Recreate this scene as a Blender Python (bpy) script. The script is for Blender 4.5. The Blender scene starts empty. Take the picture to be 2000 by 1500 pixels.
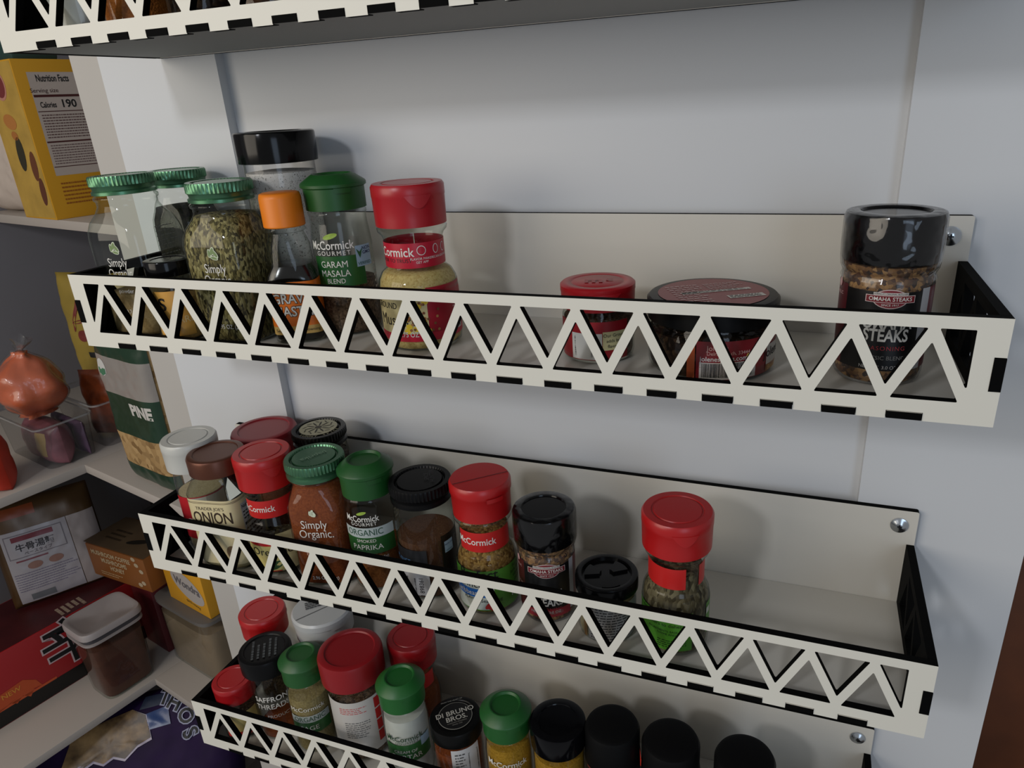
import bpy, bmesh, math, random
from mathutils import Vector, Matrix, noise
random.seed(7)
SC = bpy.context.scene
COL = SC.collection
CM = 0.01
PI = math.pi

def V(*a): return Vector(a)

# ------------------------------------------------------------------ camera
CAMP = V(51.642, -49.624, 16.132) * CM
yaw, pitch, roll = -0.3601, -0.3837, -0.0514
yaw, pitch, roll = YAWPR = (-0.36006, -0.38372, -0.05144)
ca, sa, cb, sb = math.cos(yaw), math.sin(yaw), math.cos(pitch), math.sin(pitch)
fwd = V(sa*cb, ca*cb, sb); right = V(ca, -sa, 0); up = right.cross(fwd)
r2 = right*math.cos(roll) + up*math.sin(roll)
u2 = up*math.cos(roll) - right*math.sin(roll)
cam_d = bpy.data.cameras.new('camera'); cam = bpy.data.objects.new('camera', cam_d)
COL.objects.link(cam); SC.camera = cam
m = Matrix((r2, u2, -fwd)).transposed().to_4x4(); m.translation = CAMP
cam.matrix_world = m
cam_d.sensor_width = 36; cam_d.sensor_fit = 'HORIZONTAL'
cam_d.lens = 1392.47/2000*36
cam_d.shift_x = -67.4/2000; cam_d.shift_y = 3.3/2000
cam_d.clip_start = 0.01; cam_d.clip_end = 20

# ------------------------------------------------------------------ world, lights, exposure
W = bpy.data.worlds.new('world'); SC.world = W; W.use_nodes = True
bg = W.node_tree.nodes['Background']
bg.inputs[0].default_value = (0.95, 0.97, 1.0, 1); bg.inputs[1].default_value = 0.27
SC.view_settings.view_transform = 'Standard'; SC.view_settings.look = 'None'
SC.view_settings.exposure = 0.0; SC.view_settings.gamma = 1.0
SC.view_settings.use_curve_mapping = False
SC.cycles.transparent_max_bounces = 40

def area(name, pos, target, sx, sy, power, color):
    l = bpy.data.lights.new(name, 'AREA'); l.shape = 'RECTANGLE'; l.size = sx*CM; l.size_y = sy*CM
    l.energy = power; l.color = color
    o = bpy.data.objects.new(name, l); COL.objects.link(o)
    o.location = Vector(pos)*CM
    o.rotation_euler = (Vector(target)-Vector(pos)).to_track_quat('-Z', 'Y').to_euler()
    return o
area('ceiling_lamp', (-6, -150, 74), (20, 0, 0), 16, 16, 5.2, (0.93, 0.95, 1.0))
area('ambient_fill', (-62, -120, 35), (15, 0, -12), 90, 80, 8.5, (1.0, 0.90, 0.76))  # added soft warm fill in place of the room's ambient bounce, no real fixture
area('window_daylight', (150, -190, 20), (30, 0, -10), 60, 110, 5.4, (0.62, 0.78, 1.0))

# ------------------------------------------------------------------ materials
MATS = {}
def srgb(c):
    return tuple(((x/255)/12.92 if x/255 <= 0.04045 else ((x/255+0.055)/1.055)**2.4) for x in c)
def mat(name, c, rough=0.5, metal=0.0, spec=0.5, bump=0.0, bscale=600, var=0.0, vscale=300, coat=0.0, c2=None):
    key = (name, c, rough, metal, spec, bump, bscale, var, vscale, coat, c2)
    if key in MATS: return MATS[key]
    mt = bpy.data.materials.new(name); mt.use_nodes = True
    nt = mt.node_tree; b = nt.nodes['Principled BSDF']
    col = srgb(c)
    b.inputs['Base Color'].default_value = (*col, 1)
    b.inputs['Roughness'].default_value = rough
    b.inputs['Metallic'].default_value = metal
    b.inputs['Specular IOR Level'].default_value = spec
    b.inputs['Coat Weight'].default_value = coat
    b.inputs['Coat Roughness'].default_value = 0.08
    mt.diffuse_color = (*col, 1)
    if bump or var or c2:
        tc = nt.nodes.new('ShaderNodeTexCoord')
        if var or c2:
            n = nt.nodes.new('ShaderNodeTexNoise'); n.inputs['Scale'].default_value = vscale
            n.inputs['Detail'].default_value = 4
            nt.links.new(tc.outputs['Object'], n.inputs['Vector'])
            r = nt.nodes.new('ShaderNodeValToRGB')
            r.color_ramp.elements[0].position = 0.35; r.color_ramp.elements[1].position = 0.65
            ca_ = srgb(c2) if c2 else tuple(x*(1-var) for x in col)
            r.color_ramp.elements[0].color = (*ca_, 1)
            r.color_ramp.elements[1].color = (*col, 1)
            nt.links.new(n.outputs['Fac'], r.inputs[0]); nt.links.new(r.outputs[0], b.inputs['Base Color'])
        if bump:
            n2 = nt.nodes.new('ShaderNodeTexNoise'); n2.inputs['Scale'].default_value = bscale
            n2.inputs['Detail'].default_value = 3
            nt.links.new(tc.outputs['Object'], n2.inputs['Vector'])
            bp = nt.nodes.new('ShaderNodeBump'); bp.inputs['Strength'].default_value = bump
            bp.inputs['Distance'].default_value = 0.0005
            nt.links.new(n2.outputs['Fac'], bp.inputs['Height']); nt.links.new(bp.outputs[0], b.inputs['Normal'])
    MATS[key] = mt
    return mt

def granules(name, cols, scale=450, stretch=(1, 1, 1), bump=0.6):
    """spice grains: each Voronoi cell one of the colours"""
    key = ('g', name, tuple(cols), scale, stretch)
    if key in MATS: return MATS[key]
    mt = bpy.data.materials.new(name); mt.use_nodes = True
    nt = mt.node_tree; b = nt.nodes['Principled BSDF']; b.inputs['Roughness'].default_value = 0.8
    b.inputs['Specular IOR Level'].default_value = 0.2
    tc = nt.nodes.new('ShaderNodeTexCoord'); mp = nt.nodes.new('ShaderNodeMapping')
    mp.inputs['Scale'].default_value = stretch
    wn = nt.nodes.new('ShaderNodeTexNoise'); wn.inputs['Scale'].default_value = scale*0.4
    mx = nt.nodes.new('ShaderNodeMix'); mx.data_type = 'VECTOR'; mx.inputs[0].default_value = 0.0015
    v = nt.nodes.new('ShaderNodeTexVoronoi'); v.inputs['Scale'].default_value = scale
    nt.links.new(tc.outputs['Object'], mp.inputs['Vector'])
    nt.links.new(mp.outputs[0], mx.inputs[4]); nt.links.new(mp.outputs[0], wn.inputs['Vector'])
    nt.links.new(wn.outputs['Color'], mx.inputs[5])
    nt.links.new(mx.outputs[1], v.inputs['Vector'])
    sep = nt.nodes.new('ShaderNodeSeparateColor'); nt.links.new(v.outputs['Color'], sep.inputs[0])
    r = nt.nodes.new('ShaderNodeValToRGB'); r.color_ramp.interpolation = 'LINEAR'
    n = len(cols)
    while len(r.color_ramp.elements) < n: r.color_ramp.elements.new(0.5)
    for i, c in enumerate(cols):
        r.color_ramp.elements[i].position = i/(n-1) if n > 1 else 0
        r.color_ramp.elements[i].color = (*srgb(c), 1)
    nt.links.new(sep.outputs[0], r.inputs[0]); nt.links.new(r.outputs[0], b.inputs['Base Color'])
    bp = nt.nodes.new('ShaderNodeBump'); bp.inputs['Strength'].default_value = bump; bp.inputs['Distance'].default_value = 0.0008
    bp.invert = True
    nt.links.new(v.outputs['Distance'], bp.inputs['Height']); nt.links.new(bp.outputs[0], b.inputs['Normal'])
    mt.diffuse_color = (*srgb(cols[0]), 1)
    MATS[key] = mt
    return mt

def clear(name, tint=(0.93, 0.95, 0.93), edge=(0.68, 0.72, 0.69), rough=0.04, ior=1.4, haze=0.0, bump=0.0):
    """thin clear glass or plastic wall: light passes, the rim darkens, fresnel gloss"""
    key = ('c', name, tint, edge, rough, haze, bump)
    if key in MATS: return MATS[key]
    mt = bpy.data.materials.new(name); mt.use_nodes = True
    nt = mt.node_tree; nt.nodes.clear()
    out = nt.nodes.new('ShaderNodeOutputMaterial')
    lw = nt.nodes.new('ShaderNodeLayerWeight'); lw.inputs[0].default_value = 0.35
    ramp = nt.nodes.new('ShaderNodeValToRGB')
    ramp.color_ramp.elements[0].position = 0.35; ramp.color_ramp.elements[0].color = (*tint, 1)
    ramp.color_ramp.elements[1].position = 0.95; ramp.color_ramp.elements[1].color = (*edge, 1)
    nt.links.new(lw.outputs['Facing'], ramp.inputs[0])
    tr = nt.nodes.new('ShaderNodeBsdfTransparent'); nt.links.new(ramp.outputs[0], tr.inputs[0])
    gl = nt.nodes.new('ShaderNodeBsdfGlossy'); gl.inputs['Roughness'].default_value = rough
    fr = nt.nodes.new('ShaderNodeLayerWeight'); fr.inputs[0].default_value = 0.5      # Schlick gloss, the same from both sides of the wall
    pw = nt.nodes.new('ShaderNodeMath'); pw.operation = 'POWER'; pw.inputs[1].default_value = 4.5
    ma = nt.nodes.new('ShaderNodeMath'); ma.operation = 'MULTIPLY_ADD'; ma.inputs[1].default_value = 0.75; ma.inputs[2].default_value = ((ior-1)/(ior+1))**2
    nt.links.new(fr.outputs['Facing'], pw.inputs[0]); nt.links.new(pw.outputs[0], ma.inputs[0])
    mx = nt.nodes.new('ShaderNodeMixShader')
    nt.links.new(ma.outputs[0], mx.inputs[0]); nt.links.new(tr.outputs[0], mx.inputs[1]); nt.links.new(gl.outputs[0], mx.inputs[2])
    last = mx
    if haze:
        df = nt.nodes.new('ShaderNodeBsdfDiffuse'); df.inputs[0].default_value = (0.7, 0.7, 0.7, 1)
        m2 = nt.nodes.new('ShaderNodeMixShader'); m2.inputs[0].default_value = haze
        nt.links.new(mx.outputs[0], m2.inputs[1]); nt.links.new(df.outputs[0], m2.inputs[2]); last = m2
    if bump:
        n2 = nt.nodes.new('ShaderNodeTexNoise'); n2.inputs['Scale'].default_value = 60
        tc = nt.nodes.new('ShaderNodeTexCoord'); nt.links.new(tc.outputs['Object'], n2.inputs['Vector'])
        bp = nt.nodes.new('ShaderNodeBump'); bp.inputs['Strength'].default_value = bump; bp.inputs['Distance'].default_value = 0.004
        nt.links.new(n2.outputs['Fac'], bp.inputs['Height'])
        nt.links.new(bp.outputs[0], gl.inputs['Normal']); nt.links.new(bp.outputs[0], fr.inputs['Normal'])
    nt.links.new(last.outputs[0], out.inputs[0])
    MATS[key] = mt
    return mt

PAINT = mat('white_door_paint', (203, 205, 207), 0.45, bump=0.05, bscale=120)
SHEET = mat('white_laminate_face', (216, 213, 201), 0.42)
SHEETIN = mat('white_laminate_inner', (204, 200, 190), 0.34)
BLACK = mat('black_sheet_edge', (6, 6, 6), 0.75, spec=0.06)
UNDER = mat('grey_sheet_back', (150, 150, 146), 0.7, spec=0.2)
CHROME = mat('screw_metal', (190, 195, 200), 0.22, 1.0)
CHROMED = mat('screw_recess', (40, 40, 42), 0.5, 0.8)
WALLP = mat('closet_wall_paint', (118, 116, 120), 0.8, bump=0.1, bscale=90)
SHELFW = mat('shelf_white_paint', (172, 164, 156), 0.5)
GLASS = clear('clear_glass')
GLASSG = clear('clear_glass_green', (0.92, 0.95, 0.92), (0.62, 0.68, 0.63))
PLAST = clear('clear_plastic', (0.93, 0.93, 0.93), (0.5, 0.5, 0.5), 0.08, 1.4, 0.03)
WRAP = clear('shrink_wrap_film', (0.97, 0.97, 0.97), (0.8, 0.8, 0.8), 0.10, 1.5, 0.0, 0.8)
BAGF = clear('clear_bag_film', (0.95, 0.95, 0.95), (0.7, 0.7, 0.7), 0.15, 1.4, 0.04, 0.8)

# ------------------------------------------------------------------ mesh helpers
def link(name, verts, faces, mats, parent=None, fmat=None, smooth=False, loc=None):
    me = bpy.data.meshes.new(name)
    me.from_pydata([Vector(v)*CM for v in verts], [], faces)
    for mm in (mats if isinstance(mats, (list, tuple)) else [mats]): me.materials.append(mm)
    if fmat:
        for p, i in zip(me.polygons, fmat): p.material_index = i
    if smooth:
        for p in me.polygons: p.use_smooth = True
    me.update()
    o = bpy.data.objects.new(name, me); COL.objects.link(o)
    if parent is not None: o.parent = parent
    if loc is not None: o.location = Vector(loc)*CM
    return o
def empty(name, loc=(0, 0, 0), rz=0.0, label=None, cat=None, group=None, kind=None, parent=None):
    o = bpy.data.objects.new(name, None); COL.objects.link(o)
    o.location = Vector(loc)*CM; o.rotation_euler = (0, 0, rz); o.empty_display_size = 0.02
    if parent is not None: o.parent = parent
    tag(o, label, cat, group, kind)
    return o
def tag(o, label=None, cat=None, group=None, kind=None):
    if label: o['label'] = label
    if cat: o['category'] = cat
    if group: o['group'] = group
    if kind: o['kind'] = kind
    return o
def autosmooth(o, ang=35):
    me = o.data
    bm = bmesh.new(); bm.from_mesh(me)
    for f in bm.faces: f.smooth = True
    for e in bm.edges:
        e.smooth = not (len(e.link_faces) == 2 and e.calc_face_angle(0) > math.radians(ang))
    bm.to_mesh(me); bm.free()
    return o
def box(name, x0, x1, y0, y1, z0, z1, mt, parent=None, bev=0.0, seg=2):
    bm = bmesh.new()
    vs = [bm.verts.new(Vector(p)*CM) for p in
          [(x0,y0,z0),(x1,y0,z0),(x1,y1,z0),(x0,y1,z0),(x0,y0,z1),(x1,y0,z1),(x1,y1,z1),(x0,y1,z1)]]
    for f in [(0,3,2,1),(4,5,6,7),(0,1,5,4),(1,2,6,5),(2,3,7,6),(3,0,4,7)]: bm.faces.new([vs[i] for i in f])
    if bev: bmesh.ops.bevel(bm, geom=bm.edges[:], offset=bev*CM, segments=seg, profile=0.5, affect='EDGES')
    me = bpy.data.meshes.new(name); bm.to_mesh(me); bm.free(); me.materials.append(mt)
    o = bpy.data.objects.new(name, me); COL.objects.link(o)
    if parent is not None: o.parent = parent
    if bev: autosmooth(o, 40)
    return o
def sheet(name, outer, holes, thick, xf, mats, parent=None, face_axis=None):
    """flat laser-cut sheet: outline and holes extruded; material 0 on its two broad faces as told, material 1 on the cut edges"""
    cu = bpy.data.curves.new(name, 'CURVE'); cu.dimensions = '2D'; cu.fill_mode = 'BOTH'; cu.extrude = thick/2*CM
    for poly in [outer]+holes:
        sp = cu.splines.new('POLY'); sp.points.add(len(poly)-1); sp.use_cyclic_u = True
        for p, q in zip(sp.points, poly): p.co = (q[0]*CM, q[1]*CM, 0, 1)
    t = bpy.data.objects.new('tmp', cu); COL.objects.link(t)
    dg = bpy.context.evaluated_depsgraph_get(); me = bpy.data.meshes.new_from_object(t.evaluated_get(dg))
    bpy.data.objects.remove(t); bpy.data.curves.remove(cu)
    bm = bmesh.new(); bm.from_mesh(me)
    bmesh.ops.remove_doubles(bm, verts=bm.verts, dist=1e-6)
    bmesh.ops.recalc_face_normals(bm, faces=bm.faces)
    me.materials.clear()
    for mm in mats: me.materials.append(mm)
    for f in bm.faces:
        f.material_index = 0 if f.normal.z > 0.9 else (1 if f.normal.z < -0.9 else 2)
        f.smooth = False
    bm.to_mesh(me); bm.free(); me.name = name
    me.transform(xf)
    o = bpy.data.objects.new(name, me); COL.objects.link(o)
    if parent is not None: o.parent = parent
    return o
def rounded(poly, r, n=3):
    out = []
    k = len(poly)
    for i in range(k):
        p0, p, p1 = Vector(poly[i-1]), Vector(poly[i]), Vector(poly[(i+1) % k])
        a = (p0-p).normalized(); b = (p1-p).normalized()
        ang = a.angle(b); d = r/math.tan(ang/2)
        c = p + (a+b).normalized()*(r/math.sin(ang/2))
        s = p+a*d-c; e = p+b*d-c
        a0 = math.atan2(s.y, s.x); a1 = math.atan2(e.y, e.x)
        da = (a1-a0+PI) % (2*PI)-PI
        for j in range(n+1):
            t = a0+da*j/n; out.append((c.x+r*math.cos(t), c.y+r*math.sin(t)))
    return out

# ring radius with roundness exponent: 2 = circle, higher = rounded square of half side r
def rr(r, n, th):
    if n <= 2.01: return r
    return r*(abs(math.cos(th))**n+abs(math.sin(th))**n)**(-1/n)
def loft(name, prof, mt, parent=None, N=48, knurl=None, rot=0.0, cap_top=True, cap_bot=True, ang=38, loc=None):
    """prof: list of (radius, z, exponent); knurl=(z0,z1,depth,count)"""
    vs, fs = [], []
    if knurl: N = knurl[3]*2
    for (r, z, *q) in prof:
        n = q[0] if q else 2
        for i in range(N):
            th = 2*PI*i/N
            R = rr(r, n, th)
            if knurl and knurl[0] <= z <= knurl[1] and i % 2: R -= knurl[2]
            vs.append((R*math.cos(th+rot), R*math.sin(th+rot), z))
    for k in range(len(prof)-1):
        for i in range(N):
            a = k*N+i; b = k*N+(i+1) % N
            fs.append((a, b, b+N, a+N))
    if cap_bot: fs.append(tuple(reversed(range(N))))
    if cap_top: fs.append(tuple(range((len(prof)-1)*N, len(prof)*N)))
    o = link(name, vs, fs, mt, parent, loc=loc)
    return autosmooth(o, ang)

# ---- surfaces on which labels and lettering are laid: f(s, z, off) -> point in cm
def prof_at(prof, z):
    for (a, b) in zip(prof, prof[1:]):
        if a[1] <= z <= b[1] and b[1] > a[1]:
            t = (z-a[1])/(b[1]-a[1])
            return a[0]+(b[0]-a[0])*t, (a[2] if len(a) > 2 else 2)*(1-t)+(b[2] if len(b) > 2 else 2)*t
    a = prof[0] if z < prof[0][1] else prof[-1]
    return a[0], (a[2] if len(a) > 2 else 2)
class Body:
    def __init__(s, prof, rot, th0):
        s.prof, s.rot, s.th0 = prof, rot, th0; s.tab = {}
    def table(s, z):
        r, n = prof_at(s.prof, z); key = (round(r, 3), round(n, 2))
        if key not in s.tab:
            K = 720; acc = [0.0]; prev = None
            for i in range(K+1):
                th = s.th0-s.rot-PI+2*PI*i/K
                R = rr(r, n, th); p = (R*math.cos(th+s.rot), R*math.sin(th+s.rot))
                if prev: acc.append(acc[-1]+math.hypot(p[0]-prev[0], p[1]-prev[1]))
                prev = p
            mid = acc[K//2]; s.tab[key] = [a-mid for a in acc]
        return s.tab[key], r, n
    def s_of(s, deg, z):
        t, r, n = s.table(z); i = 360+deg*2
        i = max(0, min(720, i)); k = int(i); f = i-k
        return t[k]*(1-f)+t[min(720, k+1)]*f
    def f(s, u, z, off):
        t, r, n = s.table(z)
        lo, hi = 0, 720
        while hi-lo > 1:
            m_ = (lo+hi)//2
            if t[m_] <= u: lo = m_
            else: hi = m_
        fr = (u-t[lo])/max(1e-6, t[hi]-t[lo])
        th = s.th0-s.rot-PI+2*PI*(lo+fr)/720
        R = rr(r, n, th)
        e = 0.01
        R1, R0 = rr(r, n, th+e), rr(r, n, th-e)
        tx = (R1*math.cos(th+e+s.rot)-R0*math.cos(th-e+s.rot), R1*math.sin(th+e+s.rot)-R0*math.sin(th-e+s.rot))
        L = math.hypot(*tx); nx, ny = tx[1]/L, -tx[0]/L
        return (R*math.cos(th+s.rot)+nx*off, R*math.sin(th+s.rot)+ny*off, z)
class Flat:
    def __init__(s, o, ax, ay):
        s.o, s.ax, s.ay = Vector(o), Vector(ax).normalized(), Vector(ay).normalized(); s.n = s.ax.cross(s.ay)
    def f(s, u, v, off): return tuple(s.o+s.ax*u+s.ay*v+s.n*off)

def patch(name, surf, u0, u1, v0, v1, mt, parent, off=0.015, rad=0.0, label=None):
    nu = max(1, int(abs(u1-u0)/0.22)) if not isinstance(surf, Flat) else 1
    nv = max(1, int(abs(v1-v0)/(0.25 if hasattr(surf, 'wr') else 0.6))) if not isinstance(surf, Flat) else 1
    vs, fs = [], []
    for j in range(nv+1):
        for i in range(nu+1):
            vs.append(surf.f(u0+(u1-u0)*i/nu, v0+(v1-v0)*j/nv, off))
    for j in range(nv):
        for i in range(nu):
            a = j*(nu+1)+i; fs.append((a, a+1, a+nu+2, a+nu+1))
    o = link(name, vs, fs, mt, parent, smooth=True)
    if label: o['label'] = label
    return o
def poly_patch(name, surf, pts, mt, parent, off=0.03):
    """filled outline laid on a surface (convex or star-shaped about its centre)"""
    cx = sum(p[0] for p in pts)/len(pts); cy = sum(p[1] for p in pts)/len(pts)
    vs = [surf.f(cx, cy, off)]+[surf.f(p[0], p[1], off) for p in pts]
    n = len(pts)
    return link(name, vs, [(0, 1+i, 1+(i+1) % n) for i in range(n)], mt, parent)
def ell(cx, cy, a, b, n=24, rot=0): 
    return [(cx+a*math.cos(t)*math.cos(rot)-b*math.sin(t)*math.sin(rot), cy+a*math.cos(t)*math.sin(rot)+b*math.sin(t)*math.cos(rot)) for t in [2*PI*i/n for i in range(n)]]
TXT = {}
def text_mesh(s, size, bold, sx, sp):
    key = (s, size, bold, sx, sp)
    if key in TXT: return TXT[key]
    cu = bpy.data.curves.new('t', 'FONT'); cu.body = s; cu.size = size; cu.align_x = 'CENTER'; cu.align_y = 'CENTER'
    cu.offset = bold*size; cu.space_character = sp; cu.resolution_u = 3; cu.fill_mode = 'FRONT'
    t = bpy.data.objects.new('t', cu); COL.objects.link(t)
    dg = bpy.context.evaluated_depsgraph_get(); me = bpy.data.meshes.new_from_object(t.evaluated_get(dg))
    bpy.data.objects.remove(t); bpy.data.curves.remove(cu)
    vs = [(v.co.x*sx, v.co.y) for v in me.vertices]; fs = [tuple(p.vertices) for p in me.polygons]
    bpy.data.meshes.remove(me)
    TXT[key] = (vs, fs)
    return TXT[key]
def text(surf, s, size, u, v, mt, parent, off=0.035, bold=0.0, sx=1.0, sp=1.0, rot=0.0, name='lettering'):
    vs, fs = text_mesh(s, size, bold, sx, sp)
    c, d = math.cos(rot), math.sin(rot)
    P = [surf.f(u+x*c-y*d, v+x*d+y*c, off) for x, y in vs]
    return link(name, P, fs, mt, parent)
def bars(surf, u0, u1, v0, v1, mt, parent, horizontal=False, off=0.04, seed=1, name='barcode'):
    rnd = random.Random(seed); vs, fs = [], []
    t = v0 if horizontal else u0; end = v1 if horizontal else u1
    while t < end:
        w = rnd.choice([0.02, 0.03, 0.045]); 
        if horizontal: a = (u0, u1, t, min(end, t+w))
        else: a = (t, min(end, t+w), v0, v1)
        k = len(vs)
        vs += [surf.f(a[0], a[2], off), surf.f(a[1], a[2], off), surf.f(a[1], a[3], off), surf.f(a[0], a[3], off)]
        fs.append((k, k+1, k+2, k+3)); t += w+rnd.choice([0.02, 0.03, 0.05])
    return link(name, vs, fs, mt, parent)
def lines(surf, u0, u1, v0, v1, n, mt, parent, off=0.035, seed=3, h=0.4, name='fine_print'):
    """rows of fine print too small to read: broken dashes"""
    rnd = random.Random(seed); vs, fs = [], []
    dv = (v1-v0)/n
    for j in range(n):
        v = v1-dv*(j+0.5); u = u0; end = u1-(u1-u0)*rnd.random()*0.3
        while u < end:
            w = min(end-u, rnd.uniform(0.1, 0.4)); k = len(vs)
            vs += [surf.f(u, v-dv*h/2, off), surf.f(u+w, v-dv*h/2, off), surf.f(u+w, v+dv*h/2, off), surf.f(u, v+dv*h/2, off)]
            fs.append((k, k+1, k+2, k+3)); u += w+0.08
    return link(name, vs, fs, mt, parent)
def ink(c, r=0.55): return mat('label_ink', c, r)
def lab(c, r=0.35): return mat('label_paper', c, r)
WHITE = ink((214, 212, 205)); INK = ink((14, 14, 14)); 

#==================================================================== SETTING
YD = 0.5        # front of the door leaf
door = empty('door_1', (0, 0, 0), kind='structure')
def dpart(name, *a, **k): return box(name, *a, PAINT, door, **k)
dpart('stile', -6.5, 6.0, YD, YD+3.2, -95, 75)
dpart('stile', 56.8, 67.8, YD, YD+3.2, -95, 75)
dpart('recessed_panel', 5.9, 56.9, YD+0.95, YD+2.4, -95, 75)
# casing strip beside the hinge, and the door frame edge it belongs to
PAINT2 = mat('casing_paint', (178, 174, 168), 0.5, bump=0.05, bscale=120)
tr = box('trim_1', -10.8, -6.6, YD+0.9, YD+2.6, -95, 75, PAINT2); tag(tr, kind='structure')
ph = math.radians(-13.5)
def closet(name, label=None, cat=None, group=None, kind=None, a=0, b=0, z=0, rz=0):
    """Empty in the closet's own frame: local +x runs along the back shelf, local -y comes out of the closet"""
    e1 = (math.cos(ph), math.sin(ph)); e2 = (math.sin(ph), -math.cos(ph))
    return empty(name, (-40.2+a*e1[0]+b*e2[0], 10.8+a*e1[1]+b*e2[1], z), ph+rz, label, cat, group, kind)
Z0, Z1, Z2, Z3 = 3.5, -28.0, -66.5, -96.2
wl = closet('wall_left', kind='structure', a=-34); w_ = box('wall_surface', -3, 0, -70, 34, -125, 75, WALLP, wl)
wb = closet('wall_back', kind='structure', b=-31); w_ = box('wall_surface', -34, 60, 0, 3, -125, 75, WALLP, wb)
fl = closet('floor', kind='structure', z=-125); box('floor_boards', -34, 120, -70, 31, -3, 0, mat('floor_paint', (90, 70, 55), 0.6), fl)
def pantry_shelf(z, label, bfront=0.0, awing=0.0, lwing=True):
    t = closet('pantry_shelf', label, 'shelf', 'white pantry shelves', z=z)
    box('shelf_board', -34 if not lwing else awing, 40, -bfront, 31, -1.3, 0, SHELFW, t, bev=0.08)
    if lwing: box('side_board', -34, 0, -36, 31, -1.301, -0.001, SHELFW, t, bev=0.08)
    return t
pantry_shelf(Z0, 'white pantry shelf at the top left, under the yellow box', bfront=-10.0, lwing=False)
pantry_shelf(Z1, 'white L-shaped pantry shelf under the clear bins and bagged goods')
pantry_shelf(Z2, 'white L-shaped pantry shelf under the red carton and lidded tub')
pantry_shelf(Z3, 'lowest white pantry shelf, behind the purple bag')

# wooden cabinet glimpsed past the door's free edge
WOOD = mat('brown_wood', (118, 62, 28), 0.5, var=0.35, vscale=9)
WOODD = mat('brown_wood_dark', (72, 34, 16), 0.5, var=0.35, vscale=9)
cb_ = empty('wooden_cabinet', (74, 42, -125), 0, 'brown wooden cabinet past the free edge of the white door', 'cabinet')
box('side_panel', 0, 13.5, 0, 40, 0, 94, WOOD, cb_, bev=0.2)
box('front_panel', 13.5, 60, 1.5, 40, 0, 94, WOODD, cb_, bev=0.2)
box('worktop', -0.5, 61, -1, 41, 94, 97, mat('brown_stone_top', (44, 26, 16), 0.5), cb_, bev=0.3)
wr = box('wall_right', 70, 190, 90, 93, -125, 75, mat('tan_wall', (140, 118, 100), 0.8)); tag(wr, kind='structure')
box('floor_2', 60, 200, -40, 90, -128, -125, mat('grey_tile', (120, 105, 95), 0.6)).__setitem__('kind', 'structure')

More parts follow.
